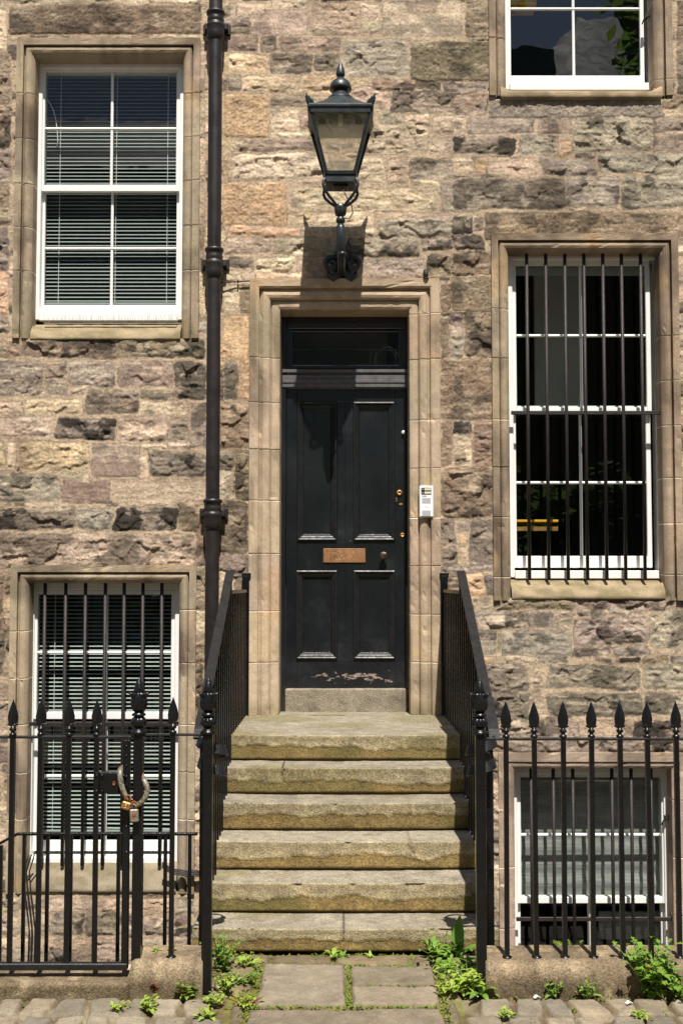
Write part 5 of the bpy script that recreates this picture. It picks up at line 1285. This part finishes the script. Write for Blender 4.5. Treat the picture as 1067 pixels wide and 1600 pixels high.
G2 = 'small weeds along the kerb and setts'
for px, py, lab, fn in ((865, 1560, 'small upright weed at the foot of the long plinth, left of the other', stalks(7, .085, .04, .022, 'leaf', dens=.02)),
                        (916, 1562, 'small upright weed with pointed leaves in the middle of the long plinth', stalks(7, .085, .045, .020, 'leaf', dens=.02, ll=3)),
                        (249, 1556, 'small red leaved weed in front of the short plinth', stalks(8, .065, .03, .022, 'leafred', 'leafred', dens=.016)),
                        (291, 1560, 'green weed with red tips in front of the short plinth', stalks(11, .085, .05, .022, 'leaf', 'leafred', dens=.016)),
                        (88, 1552, 'pointed green weed below the kerb, second from the left edge', rosette(7, .055, .013, 'leaf')), (30, 1552, 'flat green weed below the kerb at the left edge', rosette(7, .05, .015, 'leafyel')),
                        (137, 1553, 'tiny weed below the kerb left of the gate stile', rosette(9, .06, .02, 'leaf')), (198, 1545, 'small weed squeezed between kerb and short plinth', rosette(8, .06, .022, 'leaf')),
                        (182, 1578, 'yellow green weed spreading between the setts below the gate stile', stalks(9, .03, .075, .02, 'leafyel', dens=.012)), (232, 1578, 'upright yellow green weed between the setts below the short plinth', stalks(12, .05, .05, .022, 'leafyel', dens=.013)),
                        (322, 1592, 'yellow green weed in the sett joint at the bottom edge', stalks(10, .035, .05, .022, 'leafyel', dens=.013)), (535, 1497, 'small weed at the foot of the bottom step, left of its middle', rosette(9, .05, .016, 'leaf')),
                        (580, 1498, 'small bright weed at the foot of the bottom step, right of the crack', rosette(8, .045, .014, 'leafyel')), (520, 1494, 'little broad leaved weed touching the bottom step', rosette(8, .055, .022, 'leafyel')),
                        (364, 1497, 'red tinged weed at the left foot of the bottom step', stalks(7, .06, .025, .016, 'leaf', 'leafred', dens=.016)), (1000, 1592, 'weed in the sett joint near the right edge', stalks(9, .03, .05, .018, 'leafyel', dens=.012)), (790, 1590, 'weed in the sett joint right of the path', stalks(8, .03, .05, .018, 'leafyel', dens=.012))):
    weed('small_weed', place(px, py), lab, 'weed', G2, fn)
for px, lab in ((269, 'tiny plant on top of the short plinth beside the spear bar'), (246, 'tiny seedling on top of the short plinth, left one')):
    weed('small_weed', Vector((ax(px, 1487, -2.80), -2.80, .138)), lab, 'weed', G2, stalks(4, .04 if px > 260 else .022, .02, .014, 'leafyel', dens=.014))
# moss and fine growth in the joints
def moss_line(m, a, b, n, w_):
    A, B = place(*a), place(*b)
    for i in range(int(n*.65)):
        t = random.random(); q = A.lerp(B, t)+Vector((random.gauss(0, w_), random.gauss(0, w_), -.006))
        for k in range(4): leaf(m, q, random.uniform(0, 6.28), random.uniform(.008, .02), random.uniform(.004, .008), random.uniform(.5, 1.3), 1.0, 0, 2)
m = MB()
for a, b, n, w_ in (((345, 1493), (725, 1493), 170, .008), ((412, 1508), (690, 1508), 170, .008), ((545, 1510), (545, 1572), 130, .007), ((390, 1574), (695, 1574), 260, .009), ((400, 1510), (382, 1600), 200, .02), ((684, 1512), (700, 1600), 200, .02), ((548, 1540), (684, 1540), 18, .004), ((205, 1556), (330, 1562), 40, .01), ((770, 1558), (1067, 1560), 70, .012), ((0, 1550), (200, 1550), 60, .012), ((330, 1500), (345, 1570), 60, .03), ((735, 1500), (740, 1570), 50, .03)): moss_line(m, a, b, n, w_)
for px, py in ((40, 1566), (120, 1590), (265, 1590), (830, 1592), (890, 1570), (960, 1585), (1030, 1575)): moss_line(m, (px, py), (px+14, py+14), 10, .01)
tag(m.build('joint_moss', M['moss']), 'moss and fine grass in the joints of the paving', 'moss', kind='stuff')
for px, py, lab in ((838, 1559, 'white paper scrap on the setts under the long plinth'), (982, 1568, 'white paper scrap on the setts near the ragwort'), (712, 1522, 'white paper scrap among the weeds right of the slabs'), (741, 1558, 'white scrap by the foot of the right post')):
    q = place(px, py, .012); m = MB(); a = random.random(); d = Vector((math.cos(a), math.sin(a)*.6, 0))*.017; e = Vector((-d.y, d.x, 0))*.5; u = Vector((0, 0, .004))
    m.loft([[q-d-e, q-d+e, q-d+e+u, q-d-e+u], [q-e+u*2, q+e+u*2, q+e+u*3, q-e+u*3], [q+d-e, q+d+e, q+d+e+u, q+d-e+u]]); tag(m.build('paper_scrap', M['litter']), lab, 'litter', 'white paper scraps')

# bird spikes on the upper left sill
m = MB(); x0, x1 = ax(66, 490), ax(282, 490); z = OP['ul'][2]-.012
m.box(x0, x1, .06, .08, z, z+.006)
for i in range(40):
    x = x0+(x1-x0)*(i+.5)/40; 
    for k in (-1, 1): m.tube([(x, .07, z), (x+random.gauss(0, .010), .07+k*.03+random.gauss(0, .008), z+random.uniform(.04, .10))], .0008, 4)
tag(m.build('bird_spikes', M['spike']), 'row of fine wire bird spikes on the upper left window sill', 'spikes')
# a loose white flex at the top left pane
t = MB(); t.tube([(ax(p, q, .23), .23, az(q, .23)) for p, q in ((71, 155), (78, 160), (84, 172), (88, 188), (90, 205), (91, 220), (89.5, 230))], .0035, 8); tag(t.build('loose_flex', M['cord']), 'thin white flex hanging inside the top left pane of the upper left window', 'cable')
# window stays on the painted frames
for px, py, lab in ((1009, 27, 'black iron catch on the right frame of the upper right window'), (1040, 1278, 'black iron catch on the right frame of the lower right window')):
    x, z = at(px, py, .10); m = MB(); m.tube([(x-.03, .105, z-.05), (x-.02, .10, z-.02), (x, .085, z), (x+.02, .10, z+.008), (x+.035, .115, z)], .005, 8); m.box(x-.012, x+.012, .09, .118, z-.012, z+.018, .003); tag(m.build('window_catch', M['blackworn']), lab, 'catch')

# ------------------------------------------------------------ across the street (seen in the panes)
op = thing('tenement', (9, -24, 0), 'tall stone tenement across the street, seen only in the window panes', 'house')
facm = paint_mat('tenement_stone', (.22, .18, .14), .9); slm = paint_mat('slate', (.10, .095, .10), .6, (.2, .19, .17), .6, 3)
MB().box(3.9, 15, -28, -20, 0, 13.4).build('wall', facm, op)
rf = MB().loft([[(3.6, -28.4, 13.4), (15.3, -28.4, 13.4), (15.3, -19.6, 13.4), (3.6, -19.6, 13.4)], [(6.8, -24.2, 18.2), (15.2, -24.2, 18.2), (15.2, -23.8, 18.2), (6.8, -23.8, 18.2)]]).build('roof', slm, op)
for x in (4.9, 9.5): m = MB(); m.box(x-.6, x+.6, -23, -20.4, 13.6, 15.7); m.build('dormer', M['pale'], op)
for r_ in range(4):
    for x in (4.5, 8, 11.5): MB().box(x-.55, x+.55, -20, -19.96, 1.6+2.8*r_, 3.3+2.8*r_).build('window', M['glass'], op)
for x in (9, 14): MB().box(x-.9, x+.9, -24.6, -23.4, 17.0, 19.8).build('chimney', facm, op)
def tree(x, y, h, r_, seed, label):
    rs = random.Random(seed); o = thing('tree', (x, y, 0), label, 'tree', 'trees across the street'); MB().tube([(x, y, 0), (x+.1, y, h*.3), (x-.1, y+.1, h*.6), (x, y, h*.85)], .2, 8, rs=[.28, .2, .14, .05]).build('trunk', M['bark'], o)
    m = MB(); cl = [(x+rs.gauss(0, r_*.5), y+rs.gauss(0, r_*.5), h*rs.uniform(.35, 1), r_*rs.uniform(.25, .5)) for _ in range(26)]
    for c in cl:
        for i in range(110):
            d = Vector((rs.gauss(0, 1), rs.gauss(0, 1), rs.gauss(0, 1))).normalized()*c[3]*rs.random()**.4; p = Vector(c[:3])+d; L = rs.uniform(.12, .26); a = rs.uniform(0, 6.28); e = Vector((math.cos(a), math.sin(a), rs.uniform(-.5, .5)))*L; g = Vector((-e.y, e.x, rs.uniform(-.5, .5)*L))*.5
            m.quad(p-e, p-g, p+e, p+g)
    m.build('crown', M['tree'], o)
low = thing('sky_blocking_house', (-6, -24, 0), 'lower stone house across the street, raised to block sky light, seen only in the panes', 'house')  # height raised to cut sky light, pale walls added to brighten the door's reflection
MB().box(-16, 3.4, -28, -20, 0, 12.2).build('wall', paint_mat('pale_harling', (.62, .60, .55), .9), low); MB().loft([[(-16.2, -28.4, 12.2), (3.5, -28.4, 12.2), (3.5, -19.6, 12.2), (-16.2, -19.6, 12.2)], [(-16, -24.2, 15.2), (3.4, -24.2, 15.2), (3.4, -23.8, 15.2), (-16, -23.8, 15.2)]]).build('roof', slm, low)
for r_ in range(4):
    for x in (-13, -10, -7, -4, -1, 2): MB().box(x-.55, x+.55, -20, -19.96, 1.4+2.8*r_, 3.1+2.8*r_).build('window', M['glass'], low)
tree(8.3, -14.5, 18.0, 2.9, 2, 'tall leafy tree across the street, seen only as a dark reflection')
for i, (x, h, lab) in enumerate(((3.4, 4.1, 'bushy tree across the street, right of the others, seen only in reflection'), (.4, 3.8, 'bushy tree across the street in line with the door, seen only in reflection'), (-2.6, 4.0, 'bushy tree across the street, second from the left, seen only in reflection'), (-5.6, 3.9, 'bushy tree across the street, leftmost, seen only in reflection'))): tree(x, -14.5, h, 2.2, 7+i, lab)
